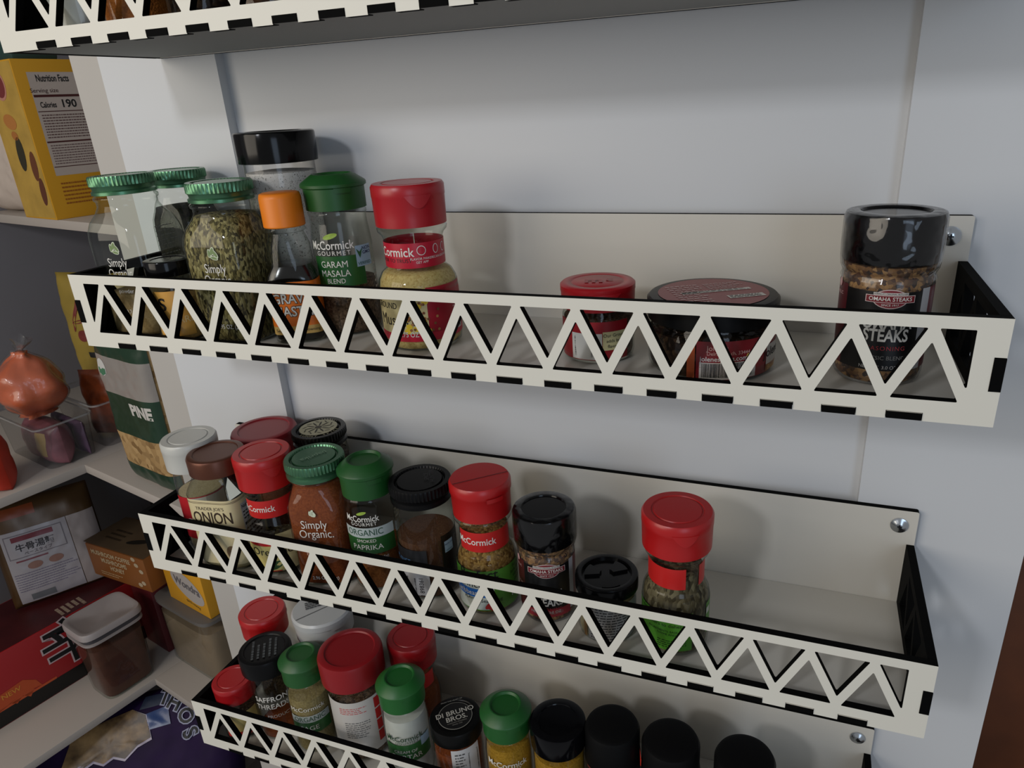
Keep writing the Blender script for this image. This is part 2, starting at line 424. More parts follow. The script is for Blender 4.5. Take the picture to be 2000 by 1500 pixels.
#==================================================================== SPICE RACKS
S = 3.643; P = S
L, H, D, HB, TH = 61.08, 5.586, 12.42, 8.34, 0.52
def tri(pts): return rounded([(x*S, z*S) for x, z in pts], 0.05)
def rack(x, z, tilt, label):
    t = empty('spice_rack', (x, 0, z-29.1*tilt), 0, label, 'spice rack', 'wall racks for the spice jars')
    t.rotation_euler = (0, -tilt, 0)
    nh, ns = 0.1263*S, 0.145*S
    # front panel outline with notches for the floor tabs and side tabs
    out = [(0, 0)]
    for i in range(18):
        a = (0.8838+0.8554*i)*S; b = a+0.47*S
        out += [(a, 0), (a, nh), (b, nh), (b, 0)]
    sz0, sz1 = 0.515*S, 1.0*S
    out += [(L, 0), (L, sz0), (L-ns, sz0), (L-ns, sz1), (L, sz1), (L, H), (0, H), (0, sz1), (ns, sz1), (ns, sz0), (0, sz0)]
    zb, zu, zd, zt = 0.3208, 1.165, 0.50, 1.358
    x0 = 0.446; holes = []
    for i in range(16):
        a = x0+i; holes.append(tri([(a, zb), (a+0.845, zb), (a+0.4225, zu)]))
    for i in range(15):
        c = x0+0.9225+i; holes.append(tri([(c-0.4325, zt), (c+0.4325, zt), (c, zd)]))
    c = x0-0.0775; holes.append(tri([(c, zt), (c+0.4325, zt), (c, zd)]))
    c = x0+15.9225; holes.append(tri([(c-0.4325, zt), (c, zt), (c, zd)]))
    # curve x->x, y->z, normal +z -> -y
    xf = Matrix(((1, 0, 0, 0), (0, 0, -1, (-D+TH/2)*CM), (0, 1, 0, 0), (0, 0, 0, 1)))
    sheet('front_panel', out, holes, TH, xf, (SHEET, BLACK, BLACK), t)
    # floor with tabs through the notches
    g = 0.03
    fo = [(TH, -0.02), (TH, -D+TH+0.01)]
    for i in range(18):
        a = (0.8838+0.8554*i)*S+g; b = a+0.47*S-2*g
        fo += [(a, -D+TH+0.01), (a, -D-0.06), (b, -D-0.06), (b, -D+TH+0.01)]
    fo += [(L-TH, -D+TH+0.01), (L-TH, -0.02)]
    xf = Matrix.Translation((0, 0, (0.04+(nh-0.06)/2)*CM))
    sheet('rack_floor', fo, [], nh-0.06, xf, (SHEETIN, UNDER, BLACK), t)
    # back panel
    xf = Matrix(((1, 0, 0, 0), (0, 0, -1, YD/2*CM), (0, 1, 0, 0), (0, 0, 0, 1)))
    hs = [[(cx+0.25*math.cos(2*PI*k/12), cz+0.25*math.sin(2*PI*k/12)) for k in range(12)] for cx, cz in ((1.18, 7.12), (L-1.18, 7.12))]
    sheet('back_panel', rounded([(0, 0), (L, 0), (L, HB), (0, HB)], 0.15), hs, YD-0.02, xf, (SHEETIN, BLACK, BLACK), t)
    # side panels with cut-out triangles and tabs
    for sx in (TH/2, L-TH/2):
        d = D-TH-0.02
        so = [(-0.02, 0), (-0.02, H), (-d, H), (-d, sz1-g), (-D-0.05, sz1-g), (-D-0.05, sz0+g), (-d, sz0+g), (-d, 0)]
        sh = []
        for k in range(2):
            a = 1.2+k*S; sh.append(rounded([(-(a), zb*S), (-(a+0.845*S), zb*S), (-(a+0.4225*S), zu*S)], 0.05))
        a = 1.2+0.9225*S; sh.append(rounded([(-(a-0.4325*S), zt*S), (-(a+0.4325*S), zt*S), (-a, zd*S)], 0.05))
        a = 1.2+1.9225*S; sh.append(rounded([(-(a-0.4325*S), zt*S), (-(a+0.4325*S), zt*S), (-a, zd*S)], 0.05))
        # curve x->y, y->z, normal -> x
        xf = Matrix(((0, 0, 1, sx*CM), (1, 0, 0, 0), (0, 1, 0, 0), (0, 0, 0, 1)))
        sheet('side_panel', so, sh, TH, xf, (BLACK, BLACK, BLACK), t)
    for cx in (1.18, L-1.18):
        s = empty('screw', (cx, -0.02, 7.12), 0, parent=t); s.rotation_euler = (PI/2, 0, 0)
        h = loft('screw_head', [(0.6, 0), (0.6, 0.05), (0.46, 0.1), (0.30, 0.22), (0.12, 0.27)], CHROME, s, N=28)
        link('cross_recess', [(-.16,-.045,.29),(.16,-.045,.29),(.16,.045,.29),(-.16,.045,.29),(-.045,-.16,.292),(.045,-.16,.292),(.045,.16,.292),(-.045,.16,.292)],
             [(0,1,2,3),(4,5,6,7)], CHROMED, s)
    return t
RACKS = {'A': (0, 0, -0.0012), 'B': (-0.256, -20.788, -0.0031), 'C': (-0.784, -41.843, 0.0007), 'T': (0.389, 20.683, 0.0036)}
rack(*RACKS['T'], 'topmost white truss-fronted spice rack, cut off by the picture edge')
rack(*RACKS['A'], 'large white truss-fronted spice rack across the middle of the door')
rack(*RACKS['B'], 'white truss-fronted spice rack directly below the middle one')
rack(*RACKS['C'], 'lowest white truss-fronted spice rack at the bottom of the door')
def fz(r, x):
    ox, oz, t = RACKS[r]
    return oz+0.475+t*(x-29)+0.0

#==================================================================== JARS
def cap(kind, r, h, z0, col, parent, rot=0.0, top=None):
    """lids; z0 is the lid's lower edge, h its height; 'top' the camera-side angle for the flap"""
    th = rot
    if kind == 'metal':         # screw-on metal lid, knurled upper band and rolled lower edge
        mt = mat('lid_metal', col, 0.32, 0.75, coat=0.2)
        o = loft('lid', [(r*0.93, z0), (r*0.985, z0+0.03), (r*0.985, z0+0.18*h), (r*0.93, z0+0.26*h), (r*0.95, z0+0.42*h), (r*1.0, z0+0.5*h), (r*1.0, z0+0.9*h), (r*0.965, z0+h),
                 (r*0.82, z0+h), (r*0.79, z0+h*0.86), (r*0.74, z0+h*0.86), (r*0.71, z0+h*0.97), (r*0.1, z0+h*0.97)], mt, parent, knurl=(z0+0.49*h, z0+0.91*h, 0.075, 52), ang=30)
        return o
    if kind == 'flip':          # large red two-way flip lid
        mt = mat('lid_plastic', col, 0.33, spec=0.5, bump=0.08, bscale=200)
        o = loft('lid', [(r*0.93, z0), (r*0.975, z0+0.02), (r*0.98, z0+0.2*h), (r*0.99, z0+0.68*h), (r*1.0, z0+0.70*h), (r*1.0, z0+0.93*h), (r*0.95, z0+h), (r*0.74, z0+h), (r*0.72, z0+h*0.975), (r*0.68, z0+h*0.975), (r*0.66, z0+h), (r*0.05, z0+h)], mt, parent, N=56, ang=45)
        if top is not None:     # thumb notch of the flap
            a = top; vs, fs = [], []
            n = 8
            for k in range(n+1):
                t = a-0.38+0.76*k/n; dz = 0.30*h*math.sin(PI*k/n)
                R = r*1.012
                vs += [(R*math.cos(t), R*math.sin(t), z0+0.76*h), (R*math.cos(t), R*math.sin(t), z0+0.76*h-dz-0.01), (r*0.97*math.cos(t), r*0.97*math.sin(t), z0+0.76*h)]
            for k in range(n): fs += [(3*k, 3*k+3, 3*k+4, 3*k+1), (3*k+2, 3*k+5, 3*k+3, 3*k)]
            autosmooth(link('thumb_tab', vs, fs, mt, o))
        return o
    if kind == 'flap':          # lid seen with one straight seam across the top
        mt = mat('lid_plastic', col, 0.33, spec=0.5, bump=0.08, bscale=200)
        o = loft('lid', [(r*0.9, z0), (r*0.95, z0+0.02), (r*0.965, z0+0.66*h), (r*1.0, z0+0.7*h), (r*1.0, z0+0.92*h), (r*0.94, z0+h), (r*0.05, z0+h+0.02)], mt, parent, N=56)
        dk = mat('lid_seam', tuple(int(c*0.45) for c in col), 0.6)
        a = top if top is not None else 0
        f = Flat((0, 0, z0+h+0.03), (math.cos(a), math.sin(a), 0), (-math.sin(a), math.cos(a), 0))
        patch('lid_seam', f, r*0.10, r*0.13, -r*0.93, r*0.93, dk, o)
        b = Body([(r, z0), (r, z0+h)], 0, a)
        patch('thumb_tab', b, -0.1*r, 0.45*r, z0+0.62*h, z0+0.74*h, mt, o, off=0.08)
        return o
    if kind == 'gourmet':       # green lid with chamfered top and sunk disc
        mt = mat('lid_plastic', col, 0.42, spec=0.45, bump=0.08, bscale=200)
        o = loft('lid', [(r*0.88, z0), (r*0.92, z0+0.02), (r*0.93, z0+0.62*h), (r*1.0, z0+0.66*h), (r*1.0, z0+0.74*h), (r*0.97, z0+0.78*h), (r*0.66, z0+0.98*h), (r*0.62, z0+h), (r*0.58, z0+h), (r*0.52, z0+0.93*h), (r*0.05, z0+0.92*h)], mt, parent, N=56, ang=25)
        if top is not None:
            b = Body([(r*0.93, z0), (r*0.93, z0+h)], 0, top)
            patch('thumb_tab', b, -0.25*r, 0.25*r, z0+0.5*h, z0+0.64*h, mt, o, off=0.1)
        return o
    if kind == 'black':         # tall glossy black lid, raised rim and sunk window
        mt = mat('lid_plastic_glossy', col, 0.13, spec=0.22)
        o = loft('lid', [(r*0.95, z0), (r*0.985, z0+0.02), (r*1.0, z0+0.3*h), (r*1.0, z0+0.92*h), (r*0.985, z0+0.97*h), (r*0.94, z0+h), (r*0.70, z0+h), (r*0.68, z0+h*0.96), (r*0.05, z0+h*0.96)], mt, parent, N=56)
        return o
    if kind == 'plain':         # plain round lid with raised rim
        mt = mat('lid_plastic_satin', col, 0.36, spec=0.15 if sum(col) < 90 else 0.4, bump=0.05, bscale=200)
        return loft('lid', [(r*0.95, z0), (r*0.99, z0+0.03), (r*1.0, z0+0.85*h), (r*0.96, z0+0.97*h), (r*0.9, z0+h), (r*0.78, z0+h), (r*0.75, z0+h*0.95), (r*0.05, z0+h*0.95)], mt, parent, N=56, ang=30)
    if kind == 'ribbed':        # small ribbed screw cap
        mt = mat('lid_plastic_satin', col, 0.42, spec=0.4)
        return loft('lid', [(r*0.97, z0), (r*1.0, z0+0.05), (r*1.0, z0+0.12), (r*1.0, z0+0.85*h), (r*0.95, z0+0.97*h), (r*0.85, z0+h), (r*0.05, z0+h)], mt, parent, knurl=(z0+0.1, z0+0.87*h, 0.03, 48), ang=60)
    if kind == 'shaker':        # low black lid whose sunk top has three raised sectors
        mt = mat('lid_plastic_glossy', col, 0.2, spec=0.2)
        o = loft('lid', [(r*0.97, z0), (r*1.0, z0+0.04), (r*1.0, z0+0.85*h), (r*0.97, z0+0.97*h), (r*0.88, z0+h), (r*0.80, z0+h*0.97), (r*0.78, z0+h*0.68), (r*0.05, z0+h*0.68)], mt, parent, N=56)
        for k in range(3):
            vs, fs = [], []; a0 = rot+k*2*PI/3
            for j in range(9):
                t = a0-0.42+0.84*j/8
                for (R, z) in ((r*0.22, 0.68), (r*0.22, 0.88), (r*0.70, 0.88), (r*0.70, 0.68)):
                    vs.append((R*math.cos(t), R*math.sin(t), z0+h*z))
            for j in range(8):
                for q in range(3): fs.append((4*j+q, 4*j+q+1, 4*j+q+5, 4*j+q+4))
            fs += [(0, 3, 2, 1), (32, 33, 34, 35)]
            link('raised_sector', vs, fs, mt, o)
        return o

PROF = {}
def body_profile(kind, hb, rb, rn):
    """hb: body height up to the lid's lower edge (the neck goes on 0.4 inside the lid)"""
    if kind == 'cyl':
        return [(rb*0.90, 0.0), (rb*0.97, 0.12), (rb, 0.35), (rb, hb*0.86), (rb*0.97, hb*0.93), (rn, hb*0.985), (rn, hb+0.3)]
    if kind == 'simply':
        return [(rb*0.90, 0.0, 4.2), (rb*0.97, 0.15, 4.5), (rb, 0.4, 4.6), (rb, hb*0.70, 4.6), (rb*0.985, hb*0.76, 4.2), (rb*0.93, hb*0.82, 3.4), (rn*1.03, hb*0.88, 2.3), (rn*0.97, hb*0.92, 2), (rn*0.97, hb*0.955, 2), (rn*1.03, hb*0.965, 2), (rn*1.03, hb*0.985, 2), (rn*0.93, hb, 2), (rn*0.93, hb+0.3, 2)]
    if kind == 'square':
        return [(rb*0.92, 0.0, 4.5), (rb, 0.3, 5), (rb, hb*0.82, 5), (rb*0.98, hb*0.86, 4), (rb*0.93, hb*0.91, 2.8), (rn, hb*0.97, 2), (rn, hb+0.3, 2)]
    if kind == 'mc':
        return [(rb*0.90, 0.0), (rb*0.98, 0.2), (rb, 0.6), (rb, hb*0.50), (rb*0.97, hb*0.56), (rb*0.88, hb*0.62), (rn, hb*0.66), (rn, hb*0.90), (rn*1.06, hb*0.93), (rn*1.16, hb*0.955), (rn*1.18, hb*0.98), (rn*1.08, hb), (rn, hb+0.3)]
    if kind == 'gourmet':
        return [(rb*0.90, 0.0), (rb*0.98, 0.15), (rb, 0.45), (rb, hb*0.72), (rb*0.97, hb*0.80), (rn, hb*0.90), (rn, hb*0.95), (rn*1.03, hb*0.965), (rn*1.03, hb*0.985), (rn*0.95, hb), (rn*0.95, hb+0.3)]
    if kind == 'small_bottle':
        return [(rb*0.92, 0.0, 4.5), (rb, 0.2, 5), (rb, hb*0.55, 5), (rb*0.97, hb*0.60, 4), (rb*0.84, hb*0.68, 2.6), (rn*1.05, hb*0.84, 2), (rn*0.86, hb*0.93, 2), (rn*0.84, hb*0.95, 2), (rn*1.0, hb*0.965, 2), (rn*0.9, hb, 2), (rn*0.86, hb+0.3, 2)]
    if kind == 'omaha':
        return [(rb*0.90, 0.0), (rb*0.97, 0.2), (rb, 0.5), (rb*1.01, hb*0.80), (rb*1.0, hb*0.88), (rb*0.95, hb*0.91), (rb*1.03, hb*0.95), (rb*1.04, hb*0.985), (rn, hb), (rn, hb+0.3)]
def jar(label, x, y, r, rack_, htot, capk, rc, hc, ccol, bodyk, rb, rn, fill=None, fmat=None, rot=0.0, glass=None, group='spice jars standing on the door racks', lean=0.0, name='spice_jar', neckfill=False, wrap=False, notch=True):
    z = fz(rack_, x) if rack_ else r
    t = empty(name, (x, y, z), 0, label, 'spice jar', group)
    if lean: t.rotation_euler = (0, lean, 0)
    thc = math.atan2(CAMP.y/CM-y, CAMP.x/CM-x)       # the side the label turns to the room
    hb = htot-hc
    prof = body_profile(bodyk, hb, rb, rn)
    g = loft('glass_body', prof, glass or GLASS, t, N=64, rot=rot, cap_top=False, ang=60)
    if fmat:
        ip = []
        top = fill
        for p in prof:
            if p[1] < top-0.05: ip.append((max(0.1, p[0]-0.10), p[1]+(0.12 if p[1] < 0.4 else 0), *(p[2:] or (2,))))
        rT, nT = prof_at(prof, top)
        ip.append((rT-0.10, top, nT)); ip.append(((rT-0.1)*0.5, top+0.12, 2)); ip.append((0.05, top+0.05, 2))
        ip.sort(key=lambda q: 0) 
        loft('contents', ip, fmat, t, N=48, rot=rot)
    cp = cap(capk, rc, hc, hb, ccol, t, rot=rot, top=thc+0.25 if notch else None)
    if wrap:
        loft('shrink_wrap', [(rb*1.04, hb*0.86), (rb*1.0, hb*0.90), (rb*1.06, hb*0.95), (rc*1.015, hb+0.05), (rc*1.03, hb+0.3*hc), (rc*1.025, hb+0.88*hc), (rc*0.98, hb+hc*0.99), (rc*0.86, hb+hc*1.015), (rc*0.72, hb+hc*1.015)], WRAP, t, N=56, cap_top=False, cap_bot=False)
    t['_h'] = htot
    sb_ = Body(prof, rot, thc)
    tp = Flat((0, 0, hb+hc), (math.cos(thc+PI/2), math.sin(thc+PI/2), 0), (-math.cos(thc), -math.sin(thc), 0))
    del t['_h']
    return t, sb_, tp, cp, g
def P_(sf, t, a0, a1, z0, z1, c, off=0.02, name='paper_label', rough=0.35):
    zm = (z0+z1)/2
    return patch(name, sf, sf.s_of(a0, zm), sf.s_of(a1, zm), z0, z1, lab(c, rough), t, off)
def T_(sf, par, s, size, a, z, c=(214, 212, 205), **k):
    return text(sf, s, size, sf.s_of(a, z), z, ink(c), par, **k)
def leaves(sf, t, u, z, k=1.0, solid=False):
    c1 = ink((196, 204, 180)); c2 = ink((112, 134, 84))
    for (du, dz, a, b, ro) in ((0.02, 0.42, 0.34, 0.17, 1.1), (0.22, 0.28, 0.36, 0.16, 2.2), (0.12, -0.02, 0.30, 0.13, 2.9), (-0.22, 0.3, 0.3, 0.12, 1.5)):
        o = poly_patch('leaf_emblem', sf, ell(u+du*k, z+dz*k, a*k, b*k, 14, ro), c1, t, 0.03)
        if not solid: poly_patch('leaf_centre', sf, ell(u+du*k, z+dz*k, a*k*0.78, b*k*0.68, 14, ro), c2, o, 0.045)

HERB = granules('dried_herbs', [(44, 38, 20), (84, 76, 44), (128, 116, 72), (156, 146, 100)], 700, (1, 1, .45))
HERBD = granules('dark_dried_herbs', [(10, 10, 8), (22, 20, 14), (40, 36, 24)], 700, (1, 1, .45))
TAN = granules('tan_powder', [(150, 124, 84), (164, 138, 96)], 900, bump=.15)
GOLD = granules('gold_powder', [(188, 146, 84), (202, 162, 96)], 900, bump=.15)
MUST = granules('mustard_powder', [(190, 166, 104), (206, 182, 120), (176, 146, 84)], 900, bump=.15)
MASALA = granules('brown_spice_powder', [(50, 38, 28), (86, 66, 50), (116, 94, 74)], 700, bump=.3)
PAPR = granules('paprika_powder', [(112, 52, 22), (132, 66, 30)], 800, bump=.2)
PAPR2 = granules('smoked_paprika_powder', [(100, 56, 22), (128, 76, 34)], 800, bump=.2)
CINN = granules('cinnamon_powder', [(74, 46, 30), (86, 56, 36)], 800, bump=.2)
STEAK = granules('coarse_seasoning', [(48, 28, 12), (120, 84, 44), (160, 122, 72), (84, 50, 22), (30, 18, 10)], 480)
JERK = granules('jerk_seasoning', [(88, 60, 24), (132, 98, 48), (156, 124, 70)], 520)
THYME = granules('grey_green_herbs', [(52, 44, 30), (92, 82, 60), (124, 114, 88)], 420, (1, 1, .5))
PEPPERC = granules('salt_and_pepper', [(222, 220, 214), (216, 214, 208), (210, 208, 202), (214, 212, 206), (206, 204, 198), (220, 218, 212), (110, 106, 100)], 1300, bump=.02)
SALTW = mat('white_powder', (196, 196, 190), 0.9, var=0.08, vscale=80)
SAGE = granules('sage_powder', [(128, 112, 74), (150, 134, 92)], 700, bump=.2)
CURRY = granules('curry_powder', [(150, 112, 30), (172, 130, 42)], 700, bump=.2)
SAUCE = mat('dark_sauce', (12, 8, 5), 0.15, spec=0.5)
DARK = granules('dark_spice_blend', [(20, 14, 10), (44, 30, 22), (70, 52, 36)], 480)
ONIONP = granules('onion_powder', [(166, 150, 112), (182, 168, 130)], 900, bump=.15)
RED = (172, 20, 22); GRN = (24, 78, 30); BLK = (9, 9, 10); MGRN = (78, 124, 92)

# ---------------- rack A
t, s, tp, cp, g = jar('nearly empty square jar of tan powder with green metal lid, leftmost on the middle rack', 3.25, -8.3, 0, 'A', 11.85, 'metal', 2.25, 1.35, MGRN, 'simply', 2.66, 2.15, 3.3, TAN, rot=0.05, lean=-0.02, glass=GLASSG)
leaves(s, t, s.s_of(-40, 6), 6.55, 1.05)
T_(s, t, 'Simply', .92, -40, 5.75, sx=.74); T_(s, t, 'Organic.', .92, -38, 4.95, sx=.74); T_(s, t, 'powder', .45, -38, 3.6); T_(s, t, '3.7 OZ', .42, -36, 2.0)
lines(s, s.s_of(28, 8), s.s_of(70, 8), 5.8, 8.2, 7, ink((110, 112, 104)), t, h=.22)
t, s, tp, cp, g = jar('square jar of very dark herbs with green metal lid, standing behind the clear tan jar', 2.75, -2.75, 0, 'A', 11.65, 'metal', 2.15, 1.3, MGRN, 'simply', 2.2, 2.0, 8.8, HERBD, rot=0.05)
t, s, tp, cp, g = jar('square jar of green dried herbs with green metal lid on the middle rack', 12.0, -8.2, 0, 'A', 11.3, 'metal', 2.27, 1.35, MGRN, 'simply', 2.65, 2.15, 9.0, HERB, rot=0.07)
leaves(s, t, s.s_of(-31, 6), 6.35, 1.05)
T_(s, t, 'Simply', .92, -31, 5.55, sx=.74); T_(s, t, 'Organic.', .92, -29, 4.75, sx=.74); T_(s, t, 'italian', .5, -28, 3.6); T_(s, t, 'seasoning', .5, -26, 3.0); T_(s, t, '.95 OZ. (27g)', .46, -24, 1.3, sx=.8)
t, s, tp, cp, g = jar('low jar of gold spice with black lid and orange label, between two square jars', 7.45, -10.05, 0, 'A', 6.0, 'black', 1.62, 1.1, BLK, 'cyl', 1.62, 1.5, 3.2, GOLD)
p = P_(s, t, -60, 30, .5, 3.9, (222, 164, 76)); T_(s, p, 'S', 1.3, -38, 2.9, (30, 20, 10), bold=.02); T_(s, p, 'GARLIC', .7, 15, 1.7, (230, 200, 140))
t, s, tp, cp, g = jar('tall jar of speckled salt with wide black lid, rear of the middle rack', 13.3, -3.05, 0, 'A', 14.3, 'black', 2.95, 2.2, BLK, 'cyl', 2.68, 2.6, 11.4, PEPPERC, glass=PLAST)
t, s, tp, cp, g = jar('small bottle of dark sauce with ribbed orange cap and orange label', 16.9, -8.0, 0, 'A', 10.45, 'ribbed', 1.42, 2.3, (226, 124, 22), 'small_bottle', 1.78, 1.42, 5.5, SAUCE, rot=0.45, notch=False)
p = P_(s, t, -75, 75, 1.3, 4.5, (220, 112, 24)); T_(s, p, 'GRAVY', 1.0, -15, 3.3, (20, 14, 10), bold=.055, sx=.85); T_(s, p, 'MASTER', 1.0, -10, 2.35, (20, 14, 10), bold=.055, sx=.85)
T_(s, p, 'GRAVY', 1.0, -15, 3.3, bold=.015, sx=.85, off=.05); T_(s, p, 'MASTER', 1.0, -10, 2.35, bold=.015, sx=.85, off=.05)
p = P_(s, t, -75, 75, .7, 1.3, (190, 156, 88)); T_(s, p, 'Seasoning and Browning', .32, -12, 1.0, (30, 20, 10))
t, s, tp, cp, g = jar('glass jar of brown spice with chamfered green lid and green label, middle rack', 19.5, -5.3, 0, 'A', 11.4, 'gourmet', 2.3, 2.4, GRN, 'gourmet', 2.15, 2.0, 3.9, MASALA)
p = P_(s, t, -64, 38, 3.7, 5.9, (30, 84, 36))
T_(s, t, 'McCormick', .85, -24, 6.65, bold=.01, sx=.82, name='maker_lettering'); T_(s, t, 'GOURMET', .45, -21, 6.1, sp=1.3)
T_(s, p, 'GARAM', .66, -22, 5.3, sx=.9); T_(s, p, 'MASALA', .66, -22, 4.65, sx=.9); T_(s, p, 'BLEND', .5, -22, 4.1, sx=.9)
poly_patch('leaf_emblem', s, ell(s.s_of(-22, 7), 7.3, .55, .18, 16, .25), ink((140, 168, 60)), t)
p = P_(s, t, 22, 58, 5.0, 6.5, (150, 176, 196), off=.03); T_(s, p, 'NON', .34, 47, 6.25, (20, 30, 80), bold=.02); T_(s, p, 'GMO', .34, 47, 5.95, (20, 30, 80), bold=.02); T_(s, p, 'VERIFIED', .3, 40, 5.2, (20, 80, 70), bold=.01)
poly_patch('butterfly_mark', s, [(s.s_of(30, 6)+a, 5.9+b) for a, b in ((-.25, .4), (0, .15), (.25, .4), (.12, 0), (0, -.3), (-.12, 0))], ink((40, 90, 50)), p, .05)
lines(s, s.s_of(62, 4), s.s_of(84, 4), 2.6, 5.2, 6, ink((170, 165, 155)), t)
t, s, tp, cp, g = jar('waisted jar of yellow mustard powder with red flip lid, red label, middle rack', 26.5, -7.0, 0, 'A', 10.95, 'flip', 2.42, 2.7, (164, 16, 28), 'mc', 2.72, 2.0, 5.2, MUST)
p = P_(s, t, -180, 178, 5.6, 7.25, (176, 20, 44), off=.025); T_(s, p, 'McCormick', .85, -55, 6.65, bold=.012, sx=.9); T_(s, p, 'FLAVOR TO TRUST', .36, -52, 6.1, (20, 14, 14))
for a_, w_2 in ((12, .62), (42, .45), (64, .45)):
    u = s.s_of(a_, 6.6); q = poly_patch('round_icon', s, ell(u, 6.75, w_2*.5, .32, 18), WHITE, p, .04); poly_patch('icon_centre', s, ell(u, 6.75, w_2*.5-.05, .27, 18), lab((176, 20, 44)), q, .05)
    T_(s, p, {12: 'FLAVOR MAKER', 42: 'SCAN', 64: 'GROWN'}[a_], .22, a_, 6.2); 
T_(s, p, 'GET APP', .22, 12, 5.97)
p = patch('paper_label', s, s.s_of(-88, 3), s.s_of(8, 3), .9, 3.8, lab((206, 192, 140)), t, .02)
T_(s, p, 'GROUND', .6, -58, 3.2, (20, 14, 10), sx=.8); T_(s, p, 'Mustard', 1.15, -40, 2.2, (20, 14, 10), sx=.85)
for k in range(40):
    u = s.s_of(-26+random.random()*50, 2); z = 1.3+random.random()*2.3
    poly_patch('mustard_seed' if k > 8 else 'mustard_flower', s, ell(u, z, .1 if k > 8 else .24, .1 if k > 8 else .2, 8), ink(random.choice([(150, 96, 48), (120, 70, 40), (170, 120, 70)]) if k > 8 else (224, 190, 40)), p, .04)
p2 = P_(s, t, 8, 95, .9, 4.4, (158, 22, 40)); lines(s, s.s_of(50, 3), s.s_of(78, 3), 2.4, 3.4, 4, ink((200, 150, 150)), p2)
q = patch('white_icon_panel', s, s.s_of(52, 2), s.s_of(72, 2), 1.1, 2.0, lab((200, 196, 190)), p2, .035); T_(s, q, 'm', .9, 60, 1.5, (14, 14, 14), bold=.03, off=.06)
p = patch('paper_label', s, s.s_of(-88, 1), s.s_of(95, 1), .75, 1.3, lab((186, 30, 54)), t, .03); T_(s, p, '1.75 OZ (49g)', .5, -12, 1.25, sx=.8, off=.06, bold=.01)
t, s, tp, cp, g = jar('short jar with red lid and upright barcode, alone in the middle of the rack', 39.4, -7.0, 0, 'A', 4.8, 'flip', 2.38, 1.5, (162, 16, 26), 'cyl', 2.3, 2.2, 2.7, MASALA)
text(tp, 'm', 1.6, -.25, -.1, mat('embossed_red', (150, 16, 26), .4), cp, off=.05, bold=.03); text(tp, 'c', 1.1, .75, .1, mat('embossed_red', (150, 16, 26), .4), cp, off=.05, bold=.03)
p = P_(s, t, -80, 50, .25, 2.75, (146, 20, 30)); q = patch('barcode_panel', s, s.s_of(-45, 1), s.s_of(5, 1), .3, 2.0, lab((205, 205, 200)), p, .035)
bars(s, s.s_of(-40, 1), s.s_of(-10, 1), .5, 1.8, INK, q, horizontal=True, off=.05)
q = patch('cream_panel', s, s.s_of(6, 1), s.s_of(50, 1), .9, 2.1, lab((200, 190, 140)), p, .035)
T_(s, q, 'Our Ground', .3, 26, 1.85, (20, 20, 20), off=.05); T_(s, q, 'adds bold', .3, 26, 1.5, (20, 20, 20), off=.05); T_(s, q, 'flavor', .3, 22, 1.15, (20, 20, 20), off=.05)
t, s, tp, cp, g = jar('wide low jar with a printed maroon disc on its black lid', 46.6, -7.2, 0, 'A', 4.4, 'plain', 3.9, 1.35, (18, 18, 18), 'cyl', 3.78, 3.6, 2.45, DARK, notch=False)
dm = lab((128, 54, 56), .4); pd = poly_patch('lid_sticker', tp, ell(0, 0, 3.25, 3.25, 48), dm, cp, .03)
ctr = ink((188, 160, 156)); 
lines(Flat((0, 0, 4.4), (math.cos(.5), math.sin(.5), 0), (-math.sin(.5), math.cos(.5), 0)), -2.4, -.2, -2.2, 2.0, 10, ctr, pd, off=.05)
fd = Flat((0, 0, 4.4), (math.cos(.5), math.sin(.5), 0), (-math.sin(.5), math.cos(.5), 0))
for (a, b, c, d) in ((-1.9, 2.4, -.1, .32), (.4, 2.6, -1.75, -1.1)):
    q = patch('white_stripe', fd, a, b, c, d, lab((190, 186, 178)), pd, .05); lines(fd, a+.1, b-.1, c+.05, d-.05, 3, INK, q, off=.07)
lines(fd, .0, 2.4, .5, 1.9, 5, ctr, pd, off=.05, seed=8)
p = P_(s, t, -12, 82, .2, 2.55, (128, 28, 34)); T_(s, p, 'Jolenes', .42, 6, 2.15, (214, 170, 160)); T_(s, p, 'Delray Beach, 33444', .3, 16, 1.83, (214, 170, 160)); T_(s, p, 'jolenespices.com', .4, 12, 1.5, bold=.01)
for a_ in (34, 41, 48): poly_patch('round_icon', s, ell(s.s_of(a_, 1.6), 1.6, .16, .16, 14), ink((206, 168, 76)), p, .05)
q = patch('barcode_panel', s, s.s_of(-9, 1), s.s_of(42, 1), .25, 1.3, lab((196, 186, 176)), p, .035); bars(s, s.s_of(-7, 1), s.s_of(38, 1), .4, 1.25, INK, q, off=.05, seed=4)
q = patch('cream_panel', s, s.s_of(56, 1), s.s_of(80, 1), .7, 1.9, lab((196, 190, 180)), p, .035); T_(s, q, 'Jolene', .8, 67, 1.4, (30, 30, 30), off=.05, bold=.01)
q = patch('gold_panel', s, s.s_of(56, 1), s.s_of(80, 1), .25, .7, lab((150, 96, 50)), p, .035); T_(s, q, 'Blood', .42, 66, .48, (220, 180, 110), off=.05)
P_(s, t, -20, -13, .25, 2.3, (190, 90, 50))

